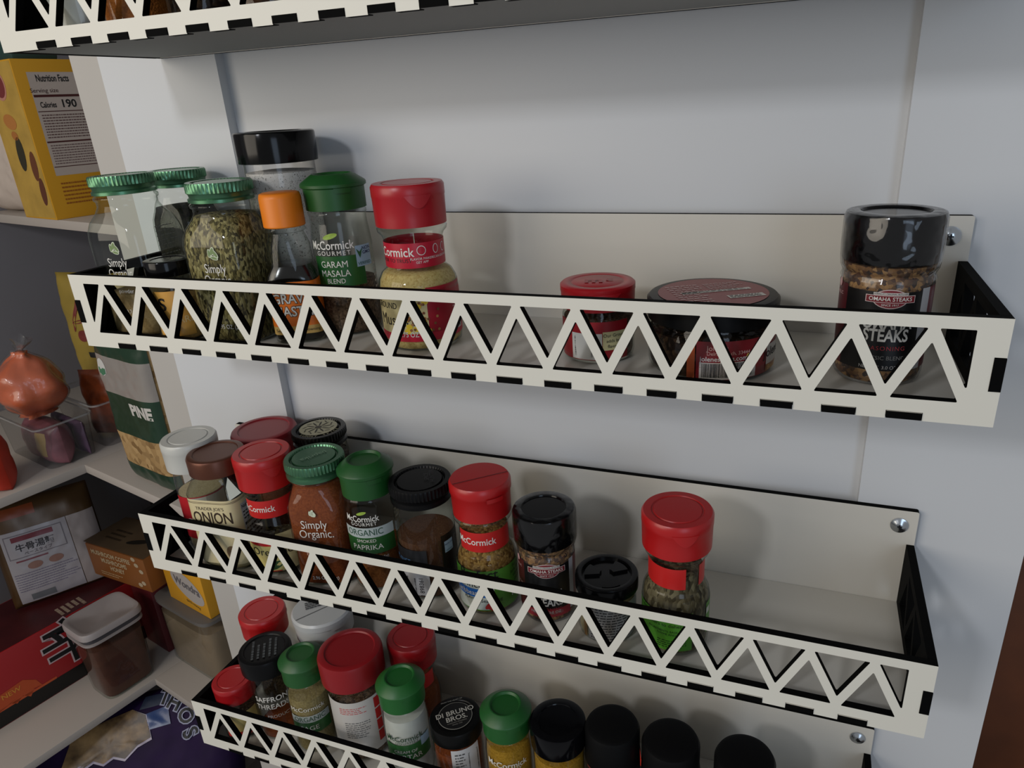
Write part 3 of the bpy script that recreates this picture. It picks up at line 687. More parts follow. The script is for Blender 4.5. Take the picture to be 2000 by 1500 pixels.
def steak(label, x, y, rk, h, rc, hc, rb, sc=1.0, low=False):
    t, s, tp, cp, g = jar(label, x, y, 0, rk, h, 'black', rc, hc, BLK, 'omaha', rb, rb*.93, h-hc-.1, STEAK, wrap=True, notch=False, glass=PLAST)
    hb = h-hc
    p = P_(s, t, -52, 48, .95, hb*.80, (16, 15, 15)); P_(s, t, -100, -52, .95, hb*.82, (74, 20, 26)); P_(s, t, 48, 62, .95, hb*.82, (168, 168, 170)); P_(s, t, 62, 110, .95, hb*.82, (96, 26, 32))
    zc = hb*.745; u0 = s.s_of(7 if not low else -2, zc)
    q = poly_patch('oval_emblem', s, ell(u0, zc, 1.05*sc, .62*sc, 28), lab((190, 170, 166)), p, .03)
    poly_patch('emblem_fill', s, ell(u0, zc, .98*sc, .56*sc, 28), lab((116, 30, 38)), q, .045)
    q2 = patch('emblem_band', s, u0-1.45*sc, u0+1.45*sc, zc-.24*sc, zc+.24*sc, lab((200, 180, 176)), p, .055)
    patch('band_fill', s, u0-1.40*sc, u0+1.40*sc, zc-.20*sc, zc+.20*sc, lab((112, 26, 34)), q2, .065)
    text(s, 'OMAHA STEAKS', .36*sc, u0, zc, WHITE, q2, off=.08, bold=.01, sx=.95)
    q3 = patch('emblem_ribbon', s, u0-1.0*sc, u0+1.0*sc, zc+.26*sc, zc+.42*sc, lab((200, 196, 190)), p, .06); text(s, "AMERICA'S ORIGINAL BUTCHER", .135*sc, u0, zc+.34*sc, INK, q3, off=.075)
    text(s, 'SINCE 1917', .2*sc, u0, zc-.38*sc, WHITE, q2, off=.075)
    text(s, 'OMAHA', .95, u0, hb*.745-(2.1 if low else 1.35), WHITE, p, off=.04, bold=.025, sx=.72); text(s, 'STEAKS', .95, u0, hb*.745-(2.8 if low else 2.05), WHITE, p, off=.04, bold=.025, sx=.72)
    text(s, 'SEASONING', .34, u0, hb*.745-(3.4 if low else 2.75), ink((160, 50, 56)), p, off=.04, sp=1.2)
    text(s, 'CLASSIC BLEND', .32, u0, hb*.745-(3.75 if low else 3.3), ink((120, 118, 114)), p, off=.04)
    if low: P_(s, t, -52, 48, .7, 1.4, (140, 34, 44), off=.03)
    text(s, 'NET WT. 3.0 OZ', .32*sc, u0-.2, 1.15, ink((180, 176, 170)), p, off=.05)
    T_(s, t, 'GARLIC', .27, -72, zc-.1, (190, 150, 150)); T_(s, t, 'ONION', .27, -72, zc-1.6, (190, 150, 150))
    poly_patch('garlic_icon', s, ell(s.s_of(-72, zc), zc+.45, .2, .25, 14), ink((190, 150, 150)), t, .04)
    return t
steak('black-lidded shrink-wrapped seasoning jar at the right end of the middle rack', 56.0, -7.0, 'A', 9.25, 2.5, 2.55, 2.35, sc=.84)

# ---------------- rack B
t, s, tp, cp, g = jar('clear shaker with white lid and red label, leftmost on the second rack', 2.45, -7.9, 0, 'B', 10.6, 'flip', 2.3, 2.6, (188, 188, 182), 'cyl', 1.95, 1.9, 5.6, ONIONP, glass=PLAST, notch=False)
p = P_(s, t, -80, 60, 1.4, 5.6, (180, 36, 44)); patch('white_panel', s, s.s_of(-38, 5), s.s_of(60, 5), 3.7, 5.5, lab((200, 196, 190)), p, .035); T_(s, p, 'Tone', .36, -18, 4.7, (150, 30, 40), off=.05); T_(s, p, 'ONION', 1.25, -8, 3.0, (208, 180, 180), bold=.02, sx=.8)
t, s, tp, cp, g = jar('square jar with bronze lid and cream label reading ONION', 6.45, -9.1, 0, 'B', 10.3, 'plain', 2.32, 1.55, (62, 36, 28), 'square', 2.35, 2.15, 3.0, ONIONP, rot=0.15, notch=False, glass=GLASSG)
cp.data.materials[0] = mat('bronze_lid', (92, 52, 36), .35, .5)
p = patch('paper_label', s, s.s_of(-88, 4), s.s_of(80, 4), .7, 6.9, lab((206, 192, 150)), t, .02)
T_(s, p, "TRADER JOE'S", .42, -38, 6.1, (60, 44, 30)); T_(s, p, 'ONION', 1.5, -36, 5.2, (50, 34, 22), sx=.7, bold=.012); T_(s, p, 'POWDER', .8, -36, 4.0, (50, 34, 22), sx=.8)
for z_ in (6.68, 6.58): patch('brown_rule', s, s.s_of(-88, 4), s.s_of(80, 4), z_, z_+.035, ink((70, 50, 36)), p, .035)
q = patch('nutrition_panel', s, s.s_of(18, 4), s.s_of(74, 4), 1.2, 6.2, lab((176, 172, 170)), p, .035)
T_(s, q, 'Nutrition Facts', .46, 44, 5.85, (20, 20, 20), off=.05, bold=.02, sx=.8); lines(s, s.s_of(20, 4), s.s_of(72, 4), 4.6, 5.5, 3, INK, q, off=.05)
patch('black_rule', s, s.s_of(20, 4), s.s_of(72, 4), 4.1, 4.35, INK, q, .05); lines(s, s.s_of(20, 4), s.s_of(72, 4), 1.3, 3.9, 7, ink((60, 30, 30)), q, off=.05)
poly_patch('onion_drawing', s, ell(s.s_of(-12, 2), 1.9, .5, .65, 20), ink((116, 90, 60)), p, .035)
def mcj(label, x, y, rk, h, rc, hc, rb, rn, fill, fm, col=RED, lid='flip', bandw=(-78, 60), word='McCormick', wa=-30, rot=0, **k):
    t, s, tp, cp, g = jar(label, x, y, 0, rk, h, lid, rc, hc, col, 'mc', rb, rn, fill, fm, **k)
    hb = h-hc
    p = P_(s, t, bandw[0], bandw[1], hb*.68, hb*.885, (190, 34, 32), off=.025); 
    if word: T_(s, p, word, .78, wa, hb*.785, bold=.012, sx=.84)
    return t, s, tp, cp, hb
t, s, tp, cp, hb = mcj('waisted jar with plain red lid, half empty, second rack beside the bronze-lidded jar', 10.95, -8.7, 'B', 10.7, 2.32, 2.75, 2.35, 1.9, 2.2, THYME, wa=-44)
p = P_(s, t, -85, -8, .5, 4.0, (190, 30, 34)); q = P_(s, t, -8, 88, .5, 4.1, (200, 190, 140)); q2 = patch('paper_label', s, s.s_of(-85, 2), s.s_of(5, 2), .6, 3.0, lab((206, 192, 120)), t, .03); T_(s, q2, 'Oregano', 1.0, -22, 2.4, (20, 16, 12), off=.05); poly_patch('leaf_drawing', s, ell(s.s_of(-20, 1), 1.1, .8, .35, 16, .4), ink((50, 80, 40)), q2, .045)
t, s, tp, cp, g = jar('broad container with dark red lid at the rear of the second rack', 6.4, -3.2, 0, 'B', 9.7, 'plain', 2.9, 2.0, (128, 24, 34), 'cyl', 2.6, 2.5, 5.0, PAPR, notch=False, glass=PLAST)
t, s, tp, cp, g = jar('jar with black lid printed with a cream flower medallion, rear of second rack', 12.6, -3.3, 0, 'B', 10.5, 'metal', 2.35, 1.3, (20, 20, 18), 'cyl', 2.3, 2.1, 8.0, DARK, notch=False)
q = poly_patch('lid_medallion', tp, ell(0, 0, 1.62, 1.62, 36), lab((150, 146, 118)), cp, .02)
for k in range(10):
    a = 2*PI*k/10; poly_patch('petal_line', tp, ell(.75*math.cos(a), .75*math.sin(a), .42, .07, 10, a), ink((36, 34, 26)), q, .035)
    poly_patch('petal_line', tp, ell(1.2*math.cos(a+.3), 1.2*math.sin(a+.3), .25, .05, 10, a+1.2), ink((36, 34, 26)), q, .035)
poly_patch('medallion_centre', tp, ell(0, 0, .3, .3, 16), ink((60, 56, 44)), q, .035)
word = 'SPICE TRADE SUNSET'
for k, chh in enumerate('SUNNY SPICE'):
    a = -PI/2-.95+k*.19; text(tp, chh, .42, 1.87*math.cos(a), 1.87*math.sin(a), ink((150, 146, 118)), cp, off=.03, rot=a+PI/2)
t, s, tp, cp, g = jar('square jar of rust-red paprika with green metal lid, second rack', 16.1, -8.6, 0, 'B', 10.9, 'metal', 2.35, 1.4, MGRN, 'simply', 2.38, 2.05, 9.2, PAPR, rot=0.28)
text(tp, 'paprika', .75, 0, -.1, ink((110, 140, 116)), cp, off=.03, rot=PI+.35)
leaves(s, t, s.s_of(-24, 6), 6.8, .7, solid=True); T_(s, t, 'Simply', 1.05, -24, 5.95, sx=.78); T_(s, t, 'Organic.', 1.05, -22, 5.1, sx=.78); T_(s, t, 'paprika', .7, -24, 3.5, (190, 150, 130)); T_(s, t, '2.96 OZ. (84g)', .46, -20, .9, sx=.8)
t, s, tp, cp, g = jar('glass jar with chamfered green lid, white ORGANIC band and green label, second rack', 20.5, -8.2, 0, 'B', 11.1, 'gourmet', 2.2, 2.75, GRN, 'gourmet', 2.12, 1.98, 3.4, PAPR2)
T_(s, t, 'McCormick', .72, -28, 6.75, bold=.01, sx=.82); T_(s, t, 'GOURMET', .4, -24, 6.3, sp=1.2); poly_patch('leaf_emblem', s, ell(s.s_of(-24, 6), 7.25, .42, .13, 16, .25), ink((140, 168, 60)), t)
p = P_(s, t, -75, 42, 5.1, 6.0, (172, 182, 180)); T_(s, p, 'ORGANIC', .78, -24, 5.55, (40, 76, 56), sx=.85); p = P_(s, t, -75, 42, 3.6, 5.1, (34, 84, 36)); T_(s, p, 'SMOKED', .4, -22, 4.8); T_(s, p, 'PAPRIKA', .66, -22, 4.2)
T_(s, t, '1.62 OZ (45g)', .34, -6, 3.2); lines(s, s.s_of(52, 4), s.s_of(82, 4), 3.6, 7.6, 12, ink((150, 140, 116)), t)
t, s, tp, cp, g = jar('round jar of cinnamon-brown powder with knurled black lid and black label', 25.1, -7.9, 0, 'B', 9.75, 'metal', 2.42, 1.5, (14, 14, 15), 'cyl', 2.3, 2.1, 5.2, CINN)
cp.data.materials[0] = mat('black_lid_satin', (10, 10, 11), .35, .0, spec=.15)
for k, wd in enumerate(('SPICE', 'HUNTER')): text(tp, wd, .5, .55+.42*k, .1, mat('embossed_black', (34, 34, 36), .5), cp, off=.03, rot=PI/2)
p = P_(s, t, -85, -5, 2.6, 4.7, (30, 31, 34)); T_(s, p, 'PLANET.', .5, -60, 3.6, (90, 140, 190)); q = P_(s, t, -85, -5, .5, 2.6, (176, 176, 178)); T_(s, q, '0 898361', .5, -22, 1.3, (20, 20, 20), rot=PI/2); bars(s, s.s_of(-56, 1), s.s_of(-34, 1), .6, 2.1, INK, q, horizontal=True)
p = P_(s, t, 26, 95, .5, 5.6, (12, 12, 13)); q = patch('verified_seal', s, s.s_of(32, 4), s.s_of(54, 4), 4.0, 5.0, lab((150, 176, 190)), p, .035); T_(s, q, 'NON GMO', .2, 45, 4.7, (20, 30, 80), off=.05); T_(s, q, 'VERIFIED', .18, 43, 4.15, (20, 80, 70), off=.05)
T_(s, p, 'DI', 1.2, 72, 4.6, (90, 90, 92))
t, s, tp, cp, hb = mcj('waisted jar of brown jerk seasoning with smooth red flap lid and green label', 30.4, -8.2, 'B', 10.85, 2.3, 2.75, 2.3, 1.88, 6.9, JERK, lid='flap', wa=-24, bandw=(-70, 70))
p = P_(s, t, -95, 95, .5, 4.1, (76, 132, 44)); T_(s, p, 'Perfect', 1.1, -22, 3.75, (20, 24, 14), bold=.01)
q = patch('white_panel', s, s.s_of(-88, 2), s.s_of(8, 2), .6, 3.1, lab((190, 196, 186)), p, .03); T_(s, q, 'Pinch', .85, -34, 2.9, (20, 20, 24), off=.05); q2 = patch('blue_band', s, s.s_of(-88, 2), s.s_of(5, 2), 1.75, 2.5, lab((30, 98, 176)), q, .045); T_(s, q2, 'Caribbean Jerk', .62, -38, 2.12, off=.07, sx=.85); T_(s, q, 'FLAVORS', .34, -36, 1.6, (20, 40, 24), off=.06); T_(s, q, 'Seasoning', .42, 2, 1.45, (30, 30, 20), off=.06)
for (du, dz, ro) in ((-.1, .95, .7), (.05, .6, -.5)): poly_patch('chili_pepper', s, ell(s.s_of(2, 1)+du, dz+.15, .55, .22, 16, ro), ink((196, 44, 40)), p, .075)
for k, wd in enumerate(('For the', 'Jerk flavor', 'vibrant', 'pork')): T_(s, p, wd, .42, 66, 3.75-.42*k, (20, 40, 16))
T_(s, p, 'm', .6, 50, 1.4, (200, 206, 196), bold=.03)
steak('black-lidded shrink-wrapped seasoning jar on the second rack, right of the jerk jar', 35.25, -7.95, 'B', 8.95, 2.3, 2.5, 2.1, sc=.98, low=True)
t, s, tp, cp, g = jar('short grey-labelled shaker with sunken black lid on the second rack', 40.1, -8.7, 0, 'B', 4.75, 'shaker', 2.28, 1.0, (8, 8, 9), 'cyl', 2.1, 2.0, 3.0, ONIONP, rot=1.0, notch=False)
p = P_(s, t, -40, 85, .3, 3.3, (128, 126, 122)); lines(s, s.s_of(-34, 2), s.s_of(60, 2), .4, 3.1, 12, ink((40, 40, 40)), p); P_(s, t, -52, -44, .3, 3.2, (140, 104, 60))
t, s, tp, cp, hb = mcj('waisted jar of grey-green herbs with red lid, rightmost jar of the second rack', 45.0, -8.3, 'B', 10.55, 2.42, 2.6, 2.35, 1.9, 6.3, THYME, word=None, bandw=(-88, 20))
P_(s, t, 52, 95, hb*.68, hb*.885, (190, 34, 32), off=.025)
p = P_(s, t, -98, 30, .6, 3.7, (76, 140, 40)); T_(s, p, 'combination of', .52, -16, 3.3, (16, 30, 10), sx=.9); T_(s, p, 'a delightful', .42, -50, 3.5, (16, 30, 10)); T_(s, p, 'flavors to dishes.', .38, -18, 2.7, (16, 30, 10)); T_(s, p, 'INGREDIENTS: BASIL, ROSEMARY,', .24, -4, 2.2, (16, 30, 10)); T_(s, p, 'THYME AND SAGE.', .24, -6, 1.95, (16, 30, 10)); lines(s, s.s_of(-30, 1), s.s_of(24, 1), .8, 1.5, 4, ink((16, 40, 10)), p)
P_(s, t, 62, 110, 1.4, 3.9, (76, 140, 40)); q = P_(s, t, 62, 74, 3.0, 3.5, (200, 200, 190), off=.04)

# ---------------- rack C
mcj('waisted shaker with red lid at the rear left of the lowest rack', 2.3, -4.5, 'C', 10.4, 2.3, 2.4, 1.75, 1.5, 5, MASALA, word=None)
t, s, tp, cp, g = jar('jar with white lid printed with small dark marks, rear of the lowest rack', 9.0, -3.4, 0, 'C', 11.4, 'flap', 2.95, 2.6, (182, 184, 184), 'cyl', 2.6, 2.5, 8, SALTW, glass=PLAST)
lines(tp, -1.5, 1.6, .1, 1.3, 4, ink((70, 72, 76)), cp, off=.08, h=.7)
t, s, tp, cp, g = jar('jar lettered SAFFRON THREADS with flat black printed lid, lowest rack', 5.85, -8.5, 0, 'C', 9.9, 'plain', 2.45, 1.9, (14, 14, 15), 'cyl', 1.95, 1.85, 1.0, PAPR, notch=False)
lines(Flat((0, 0, 9.9), (math.cos(.4), math.sin(.4), 0), (-math.sin(.4), math.cos(.4), 0)).__class__((0, 0, 9.85), (-.6, .8, 0), (-.8, -.6, 0)), -1.4, 1.4, -1.3, 1.3, 5, ink((74, 78, 80)), cp, off=.05)
T_(s, t, 'SAFFRON', .85, -16, 5.2, bold=.01, sx=.9); T_(s, t, 'THREADS', .85, -16, 4.3, bold=.01, sx=.9); T_(s, t, 'PRODUCT OF', .5, 10, 3.1)
t, s, tp, cp, g = jar('glass jar of sage with white ORGANIC band, leftmost green lid of the lowest rack', 10.3, -8.7, 0, 'C', 10.7, 'gourmet', 2.12, 2.6, (30, 84, 36), 'gourmet', 1.95, 1.85, 6.4, SAGE)
p = P_(s, t, -70, 45, 3.9, 4.7, (168, 176, 172)); T_(s, p, 'ORGANIC', .75, -14, 4.3, (50, 80, 60), sx=.9); p = P_(s, t, -70, 45, 2.6, 3.9, (44, 92, 46)); T_(s, p, 'SAGE', .75, -18, 3.2); T_(s, t, 'McCormick', .7, -16, 5.5)
t, s, tp, cp, g = jar('large jar with broad dark red lid and white label with red squares, lowest rack', 15.1, -7.6, 0, 'C', 11.4, 'plain', 2.95, 2.7, (136, 20, 26), 'cyl', 2.55, 2.6, 7, MASALA, notch=False)
p = P_(s, t, -85, 95, 1.0, 7.3, (196, 192, 186)); lines(s, s.s_of(-45, 4), s.s_of(15, 4), 5.9, 6.7, 4, ink((190, 80, 80)), p); lines(s, s.s_of(-38, 4), s.s_of(18, 4), 3.0, 5.0, 8, ink((110, 110, 110)), p)
for k in range(4): patch('red_square', s, s.s_of(28, 4), s.s_of(42, 4), 5.8-1.35*k, 7.0-1.35*k, lab((180, 30, 30)), p, .035)
mcj('waisted shaker with dark red lid behind the white-powder jar, lowest rack', 19.2, -3.7, 'C', 10.6, 2.3, 2.6, 2.15, 1.8, 5, PAPR, col=(142, 18, 24), word=None)
t, s, tp, cp, g = jar('glass jar of white powder with bright green lid, beside the large red lid, lowest rack', 21.0, -8.8, 0, 'C', 10.95, 'gourmet', 2.18, 2.6, (26, 92, 36), 'gourmet', 2.02, 1.9, 7.2, SALTW)
T_(s, t, 'McCormick', .8, -14, 5.5, (30, 60, 36), bold=.01, sx=.9); T_(s, t, 'GOURMET', .4, -8, 5.05, (60, 80, 60), sp=1.2); p = P_(s, t, -70, 60, 2.8, 4.8, (38, 92, 42)); T_(s, p, 'CREAM OF', .45, -14, 4.0); T_(s, p, 'TARTAR', .75, -12, 3.35); patch('verified_seal', s, s.s_of(28, 4), s.s_of(58, 4), 4.2, 5.2, lab((150, 176, 190)), p, .04)
t, s, tp, cp, g = jar('low jar with red lid at the very left end of the lowest rack', 2.3, -9.9, 0, 'C', 6.4, 'flip', 1.9, 1.9, (162, 20, 26), 'cyl', 1.75, 1.65, 3, MASALA)
p = P_(s, t, -60, 50, .6, 3.4, (196, 176, 110)); P_(s, t, -60, 50, .6, 1.2, (170, 40, 36), off=.03)
t, s, tp, cp, g = jar('black lid printed DI BRUNO BROS. with a white sticker below, lowest rack', 26.1, -8.7, 0, 'C', 7.7, 'plain', 2.3, 1.5, (12, 12, 12), 'cyl', 2.2, 2.1, 5, PAPR, notch=False)
q = poly_patch('lid_ring', tp, ell(0, 0, 1.5, 1.5, 40), ink((150, 148, 140)), cp, .0); poly_patch('ring_centre', tp, ell(0, 0, 1.45, 1.45, 40), mat('lid_black', (10, 10, 10), .4), q, .015)
text(tp, 'DI BRUNO', .72, 0, .32, ink((180, 178, 170)), cp, off=.05, bold=.012, rot=.12); text(tp, 'BROS.', .72, .1, -.32, ink((180, 178, 170)), cp, off=.05, bold=.012, rot=.12); text(tp, 'CULINARY PIONEERS', .18, .1, -.75, ink((130, 128, 120)), cp, off=.05, rot=.12); text(tp, 'SINCE 1939', .18, .1, -.98, ink((130, 128, 120)), cp, off=.05, rot=.12)
text(tp, 'FROM THE HEART OF', .2, -.15, 1.7, ink((150, 148, 140)), cp, off=.05, rot=.12)
p = P_(s, t, -20, 48, 2, 5.9, (196, 196, 196)); bars(s, s.s_of(18, 4), s.s_of(44, 4), 3, 5.4, INK, p, horizontal=True); lines(s, s.s_of(-12, 4), s.s_of(12, 4), 3, 5.6, 8, ink((80, 80, 80)), p)
t, s, tp, cp, g = jar('glass jar of yellow powder with green lid, rightmost green lid of the lowest rack', 31.0, -8.6, 0, 'C', 10.5, 'gourmet', 2.2, 2.5, (26, 86, 34), 'gourmet', 2.0, 1.9, 6.9, CURRY)
T_(s, t, 'McCormick', .85, -10, 5.6, bold=.01, sx=.9); T_(s, t, 'GOURMET', .4, -4, 5.1, sp=1.2)
t, s, tp, cp, g = jar('jar of mustard-yellow spice with glossy black lid, right of the yellow powder jar', 35.5, -8.2, 0, 'C', 9.7, 'black', 2.35, 2.2, (9, 9, 12), 'cyl', 2.2, 2.1, 6.6, CURRY, notch=False)
for i, (x_, y_, h_, rc_, lb) in enumerate(((40.0, -7.6, 10.1, 2.25, 'dark grinder jar with matte black cap, right of the yellow-spice jar, lowest rack'), (44.8, -7.6, 10.0, 2.3, 'dark grinder jar with matte black cap and a red tab at its left, lowest rack'), (50.5, -7.6, 10.1, 2.3, 'dark grinder jar with matte black cap, rightmost on the lowest rack'))):
    z = fz('C', x_); t = empty('spice_grinder', (x_, y_, z), 0, lb, 'spice grinder', 'spice jars standing on the door racks')
    thc = math.atan2(CAMP.y/CM-y_, CAMP.x/CM-x_)
    mtb = mat('matte_black_cap', (9, 9, 10), .6, spec=.12)
    loft('glass_body', [(2.0, 0), (2.1, .2), (2.1, 4.6), (1.9, 5.2)], mat('dark_label', (26, 25, 25), .4), t)
    loft('grinder_ring', [(2.2, 5.0), (2.3, 5.1), (2.3, 6.6), (2.2, 6.8)], mat('dark_label', (26, 25, 25), .4), t)
    c_ = loft('lid', [(rc_*1.02, 6.7), (rc_*1.04, 6.9), (rc_, 7.8), (rc_, h_-.5), (rc_*.93, h_-.15), (rc_*.8, h_), (rc_*.05, h_)], mtb, t, N=56)
    bd = Body([(rc_*1.04, 5), (rc_*1.04, h_)], 0, thc)
    if i == 1: poly_patch('red_tab', bd, [(bd.s_of(-78, 7)+a, 8.0+b) for a, b in ((-.2, .9), (.4, .3), (.3, -.5), (0, -.7))], ink((196, 50, 34)), c_, .05)
    patch('red_rule', bd, bd.s_of(-60, 7), bd.s_of(20 if i else -20, 7), 6.74, 6.86, ink((120, 34, 28)), t, .03)

# ---------------- rack T (only their feet show)
tops = [((4.2, -8.8), (170, 168, 160), 'cyl', SALTW), ((9.2, -8.8), (190, 110, 40), 'cyl', granules('orange_spice', [(150, 84, 30), (170, 100, 40)], 700)), ((14.4, -8.6), BLK, 'cyl', DARK), ((19.6, -8.6), RED, 'cyl', CINN), ((25.0, -8.6), BLK, 'cyl', PAPR2), ((30.4, -8.6), RED, 'cyl', DARK)]
nm = ['pale', 'orange', 'very dark', 'cinnamon-brown', 'rust-brown', 'dark brown']
for i, ((x_, y_), c_, k_, fm_) in enumerate(tops):
    if i > 4: continue
    ordn = ['leftmost jar of the row, foot of a pale-filled jar on the top rack', 'foot of an orange-filled jar behind the top rack truss', 'foot of a very dark jar behind the top rack truss', 'foot of a cinnamon-brown jar behind the top rack truss', 'foot of a rust-brown jar, rightmost seen on the top rack'][i]
    jar(ordn, x_, y_, 0, 'T', 10.5, 'plain', 2.3, 2.4, c_, k_, 2.25, 2.1, 7.5, fm_, notch=False)

#==================================================================== PANTRY GOODS
class Pouch:
    """pillow-shaped bag standing in its own xz plane, front toward -y; u across, v up"""
    def __init__(s, w, h, t, seed=0, wr=0.25, flat=False, pw=4):
        s.w, s.h, s.t, s.seed, s.wr, s.flat, s.pw = w, h, t, seed, wr, flat, pw
    def d(s, u, v):
        a = min(1, abs(2*u/s.w)); b = min(1, abs(2*v/s.h-1))
        k = max(0, (1-a**s.pw)*(1-b**s.pw))**0.5
        n = noise.noise(Vector((u*0.35+s.seed, v*0.35, 0)))+0.5*noise.noise(Vector((u*0.9, v*0.9+s.seed, 3)))
        return s.t/2*k + s.wr*n*min(1, k*2)
    def f(s, u, v, off): return (u, -(s.d(u, v)+off), v)
    def build(s, name, mt, parent):
        n = 30; vs, fs = [], []
        for side in (1, -1):
            for j in range(n+1):
                for i in range(n+1):
                    u = s.w*(i/n-.5); v = s.h*j/n
                    vs.append((u, -side*max(0.02, s.d(u*side, v)), v))
        for side in (0, 1):
            o = side*(n+1)**2
            for j in range(n):
                for i in range(n):
                    a = o+j*(n+1)+i; q = (a, a+1, a+n+2, a+n+1); fs.append(q if not side else q[::-1])
        for i in range(n):
            m2 = (n+1)**2
            for a, b in ((i, i+1), (n*(n+1)+i+1, n*(n+1)+i), (i*(n+1), (i+1)*(n+1))[::-1], (i*(n+1)+n, (i+1)*(n+1)+n)):
                fs.append((b, a, a+m2, b+m2))
        return link(name, vs, fs, mt, parent, smooth=True)
def carton(name, label, cat, a, b, z, w, d, h, mt, rz=0.0, group=None, part='carton'):
    """box with its front-right-bottom corner at closet (a,b); extends -a by w and back by d"""
    t = closet(name, label, cat, group, a=a, b=b, z=z, rz=rz)
    body = box(part, -w, 0, 0, d, 0, h, mt, t, bev=0.08)
    front = Flat((0, 0, 0), (1, 0, 0), (0, 0, 1)); side = Flat((0, 0, 0), (0, 1, 0), (0, 0, 1)); topf = Flat((0, 0, h), (1, 0, 0), (0, 1, 0))
    return t, body, front, side, topf
# yellow box on the top shelf
YEL = mat('yellow_carton', (196, 142, 22), .45)
t, bd_, fr, sd, tf = carton('snack_box', 'yellow carton with nutrition table, standing on the top pantry shelf', 'box', -9.6, -9.8, Z0, 9.5, 16, 20.6, YEL)
p = patch('nutrition_panel', sd, 1.5, 11.5, 5.8, 19.0, lab((186, 172, 160)), t)
text(sd, 'Nutrition Facts', 1.2, 4.5, 18.2, INK, p, off=.04, bold=.02, sx=.56); text(sd, 'Serving size', .75, 3.1, 16.7, ink((60, 24, 20)), p, off=.04)
patch('brown_rule', sd, 1.6, 11.4, 15.9, 16.2, ink((70, 24, 20)), p, .04); text(sd, 'Calories', 1.0, 3.1, 14.9, INK, p, off=.04, bold=.02, sx=.6); text(sd, '190', 1.4, 5.7, 15.0, INK, p, off=.04, bold=.02)
patch('brown_rule', sd, 1.6, 11.4, 14.05, 14.15, ink((70, 24, 20)), p, .04); lines(sd, 1.9, 11, 10.6, 13.8, 9, ink((96, 70, 66)), p, off=.04); patch('brown_rule', sd, 1.6, 11.4, 10.1, 10.3, ink((70, 24, 20)), p, .04); lines(sd, 1.9, 11, 7.2, 9.9, 8, ink((110, 88, 84)), p, off=.04); patch('brown_rule', sd, 1.6, 11.4, 6.9, 7.0, ink((70, 24, 20)), p, .04)
lines(sd, 1.8, 11, 1.8, 5.0, 6, ink((150, 84, 14)), t, off=.04)
patch('tan_face_print', fr, -9.3, -.2, .2, 20.4, mat('tan_print', (186, 150, 66), .45, var=.25, vscale=25), t)
q = poly_patch('round_emblem', fr, ell(-5.2, 17.6, 1.9, 1.9, 30), ink((176, 120, 104)), t, .04); poly_patch('emblem_centre', fr, ell(-5.2, 17.6, 1.55, 1.55, 30), ink((110, 40, 40)), q, .05)
for (u, v, a_, b_, c) in ((-4.8, 8.8, 1.1, 2.3, (44, 40, 22)), (-2.0, 7.2, .9, 2.0, (96, 52, 26)), (-1.6, 3.8, .8, 1.9, (86, 44, 24)), (-5.2, 13.0, 1.8, 1.0, (170, 110, 50)), (-5.0, 11.2, .9, .6, (160, 100, 44))):
    poly_patch('fruit_picture', fr, ell(u, v, a_, b_, 18, -.15), ink(c), t, .04)
# white paper bag beside it
t = closet('paper_bag', 'crumpled white bag left of the yellow carton on the top pantry shelf', 'bag', a=-27, b=-14, z=Z0); Pouch(15, 17, 7, 3, .5).build('bag_body', mat('white_bag', (186, 172, 160), .6), t)
t.rotation_euler.z += .1
t = closet('green_packet', 'dark teal packet glimpsed above the yellow carton at the picture edge', 'packet', a=-17, b=-15, z=Z0+20.7); t.location.z = (Z0+20.75)*CM
box('packet_body', -6, 3, -3, 3, 0, 2.5, mat('teal_packet', (34, 62, 58), .4), t, bev=.5)

# shelf 1
def bin_(label, a, b, w, d, h):
    t = closet('clear_bin', label, 'bin', 'clear plastic bins on the pantry shelf', a=a, b=b, z=Z1)
    vs = []; 
    th_ = .18
    prof = [(0, 1)]
    def ringp(x0, x1, y0, y1, z, r=1.0, n=5):
        out = []
        for (cx, cy, a0) in ((x1-r, y1-r, 0), (x0+r, y1-r, PI/2), (x0+r, y0+r, PI), (x1-r, y0+r, 1.5*PI)):
            for k in range(n): out.append((cx+r*math.cos(a0+PI/2*k/(n-1)), cy+r*math.sin(a0+PI/2*k/(n-1)), z))
        return out
    rings = [ringp(-w+.4, -.4, .4, d-.4, 0), ringp(-w, 0, 0, d, h), ringp(-w-.3, .3, -.3, d+.3, h), ringp(-w-.3, .3, -.3, d+.3, h-.25), ]
    inner = [ringp(-w+.18, -.18, .18, d-.18, h), ringp(-w+.55, -.55, .55, d-.55, .2)]
    N = 20; vs = [p for r_ in rings[:3] for p in r_]; fs = []
    for k in range(2):
        for i in range(N): fs.append((k*N+i, k*N+(i+1) % N, (k+1)*N+(i+1) % N, (k+1)*N+i))
    fs.append(tuple(reversed(range(N))))
    autosmooth(link('bin_wall', vs, fs, PLAST, t), 60)
    rm = [p for p in rings[2]]+[p for p in rings[3]]
    autosmooth(link('rim', rm, [(i, N+i, N+(i+1) % N, (i+1) % N) for i in range(N)], clear('bin_rim', (.7, .7, .7), (.5, .5, .5), .1, 1.6, .25), t), 60)
    return t
bin_('clear plastic bin of pink and purple packets at the shelf corner', -2.0, 3.5, 13, 7.0, 6.3)
bin_('clear plastic bin further back, holding an orange-brown packet', -2.2, -4.2, 13, 6.4, 6.8)
def bag(name, label, cat, a, b, z, w, h, th, mt, rz=0, rx=0, seed=0, wr=.3, film=False, pw=4):
    t = closet(name, label, cat, a=a, b=b, z=z, rz=rz); t.rotation_euler.x = rx
    pch = Pouch(w, h, th, seed, wr, pw=pw); o = pch.build('bag_body', mt, t)
    return t, pch, o
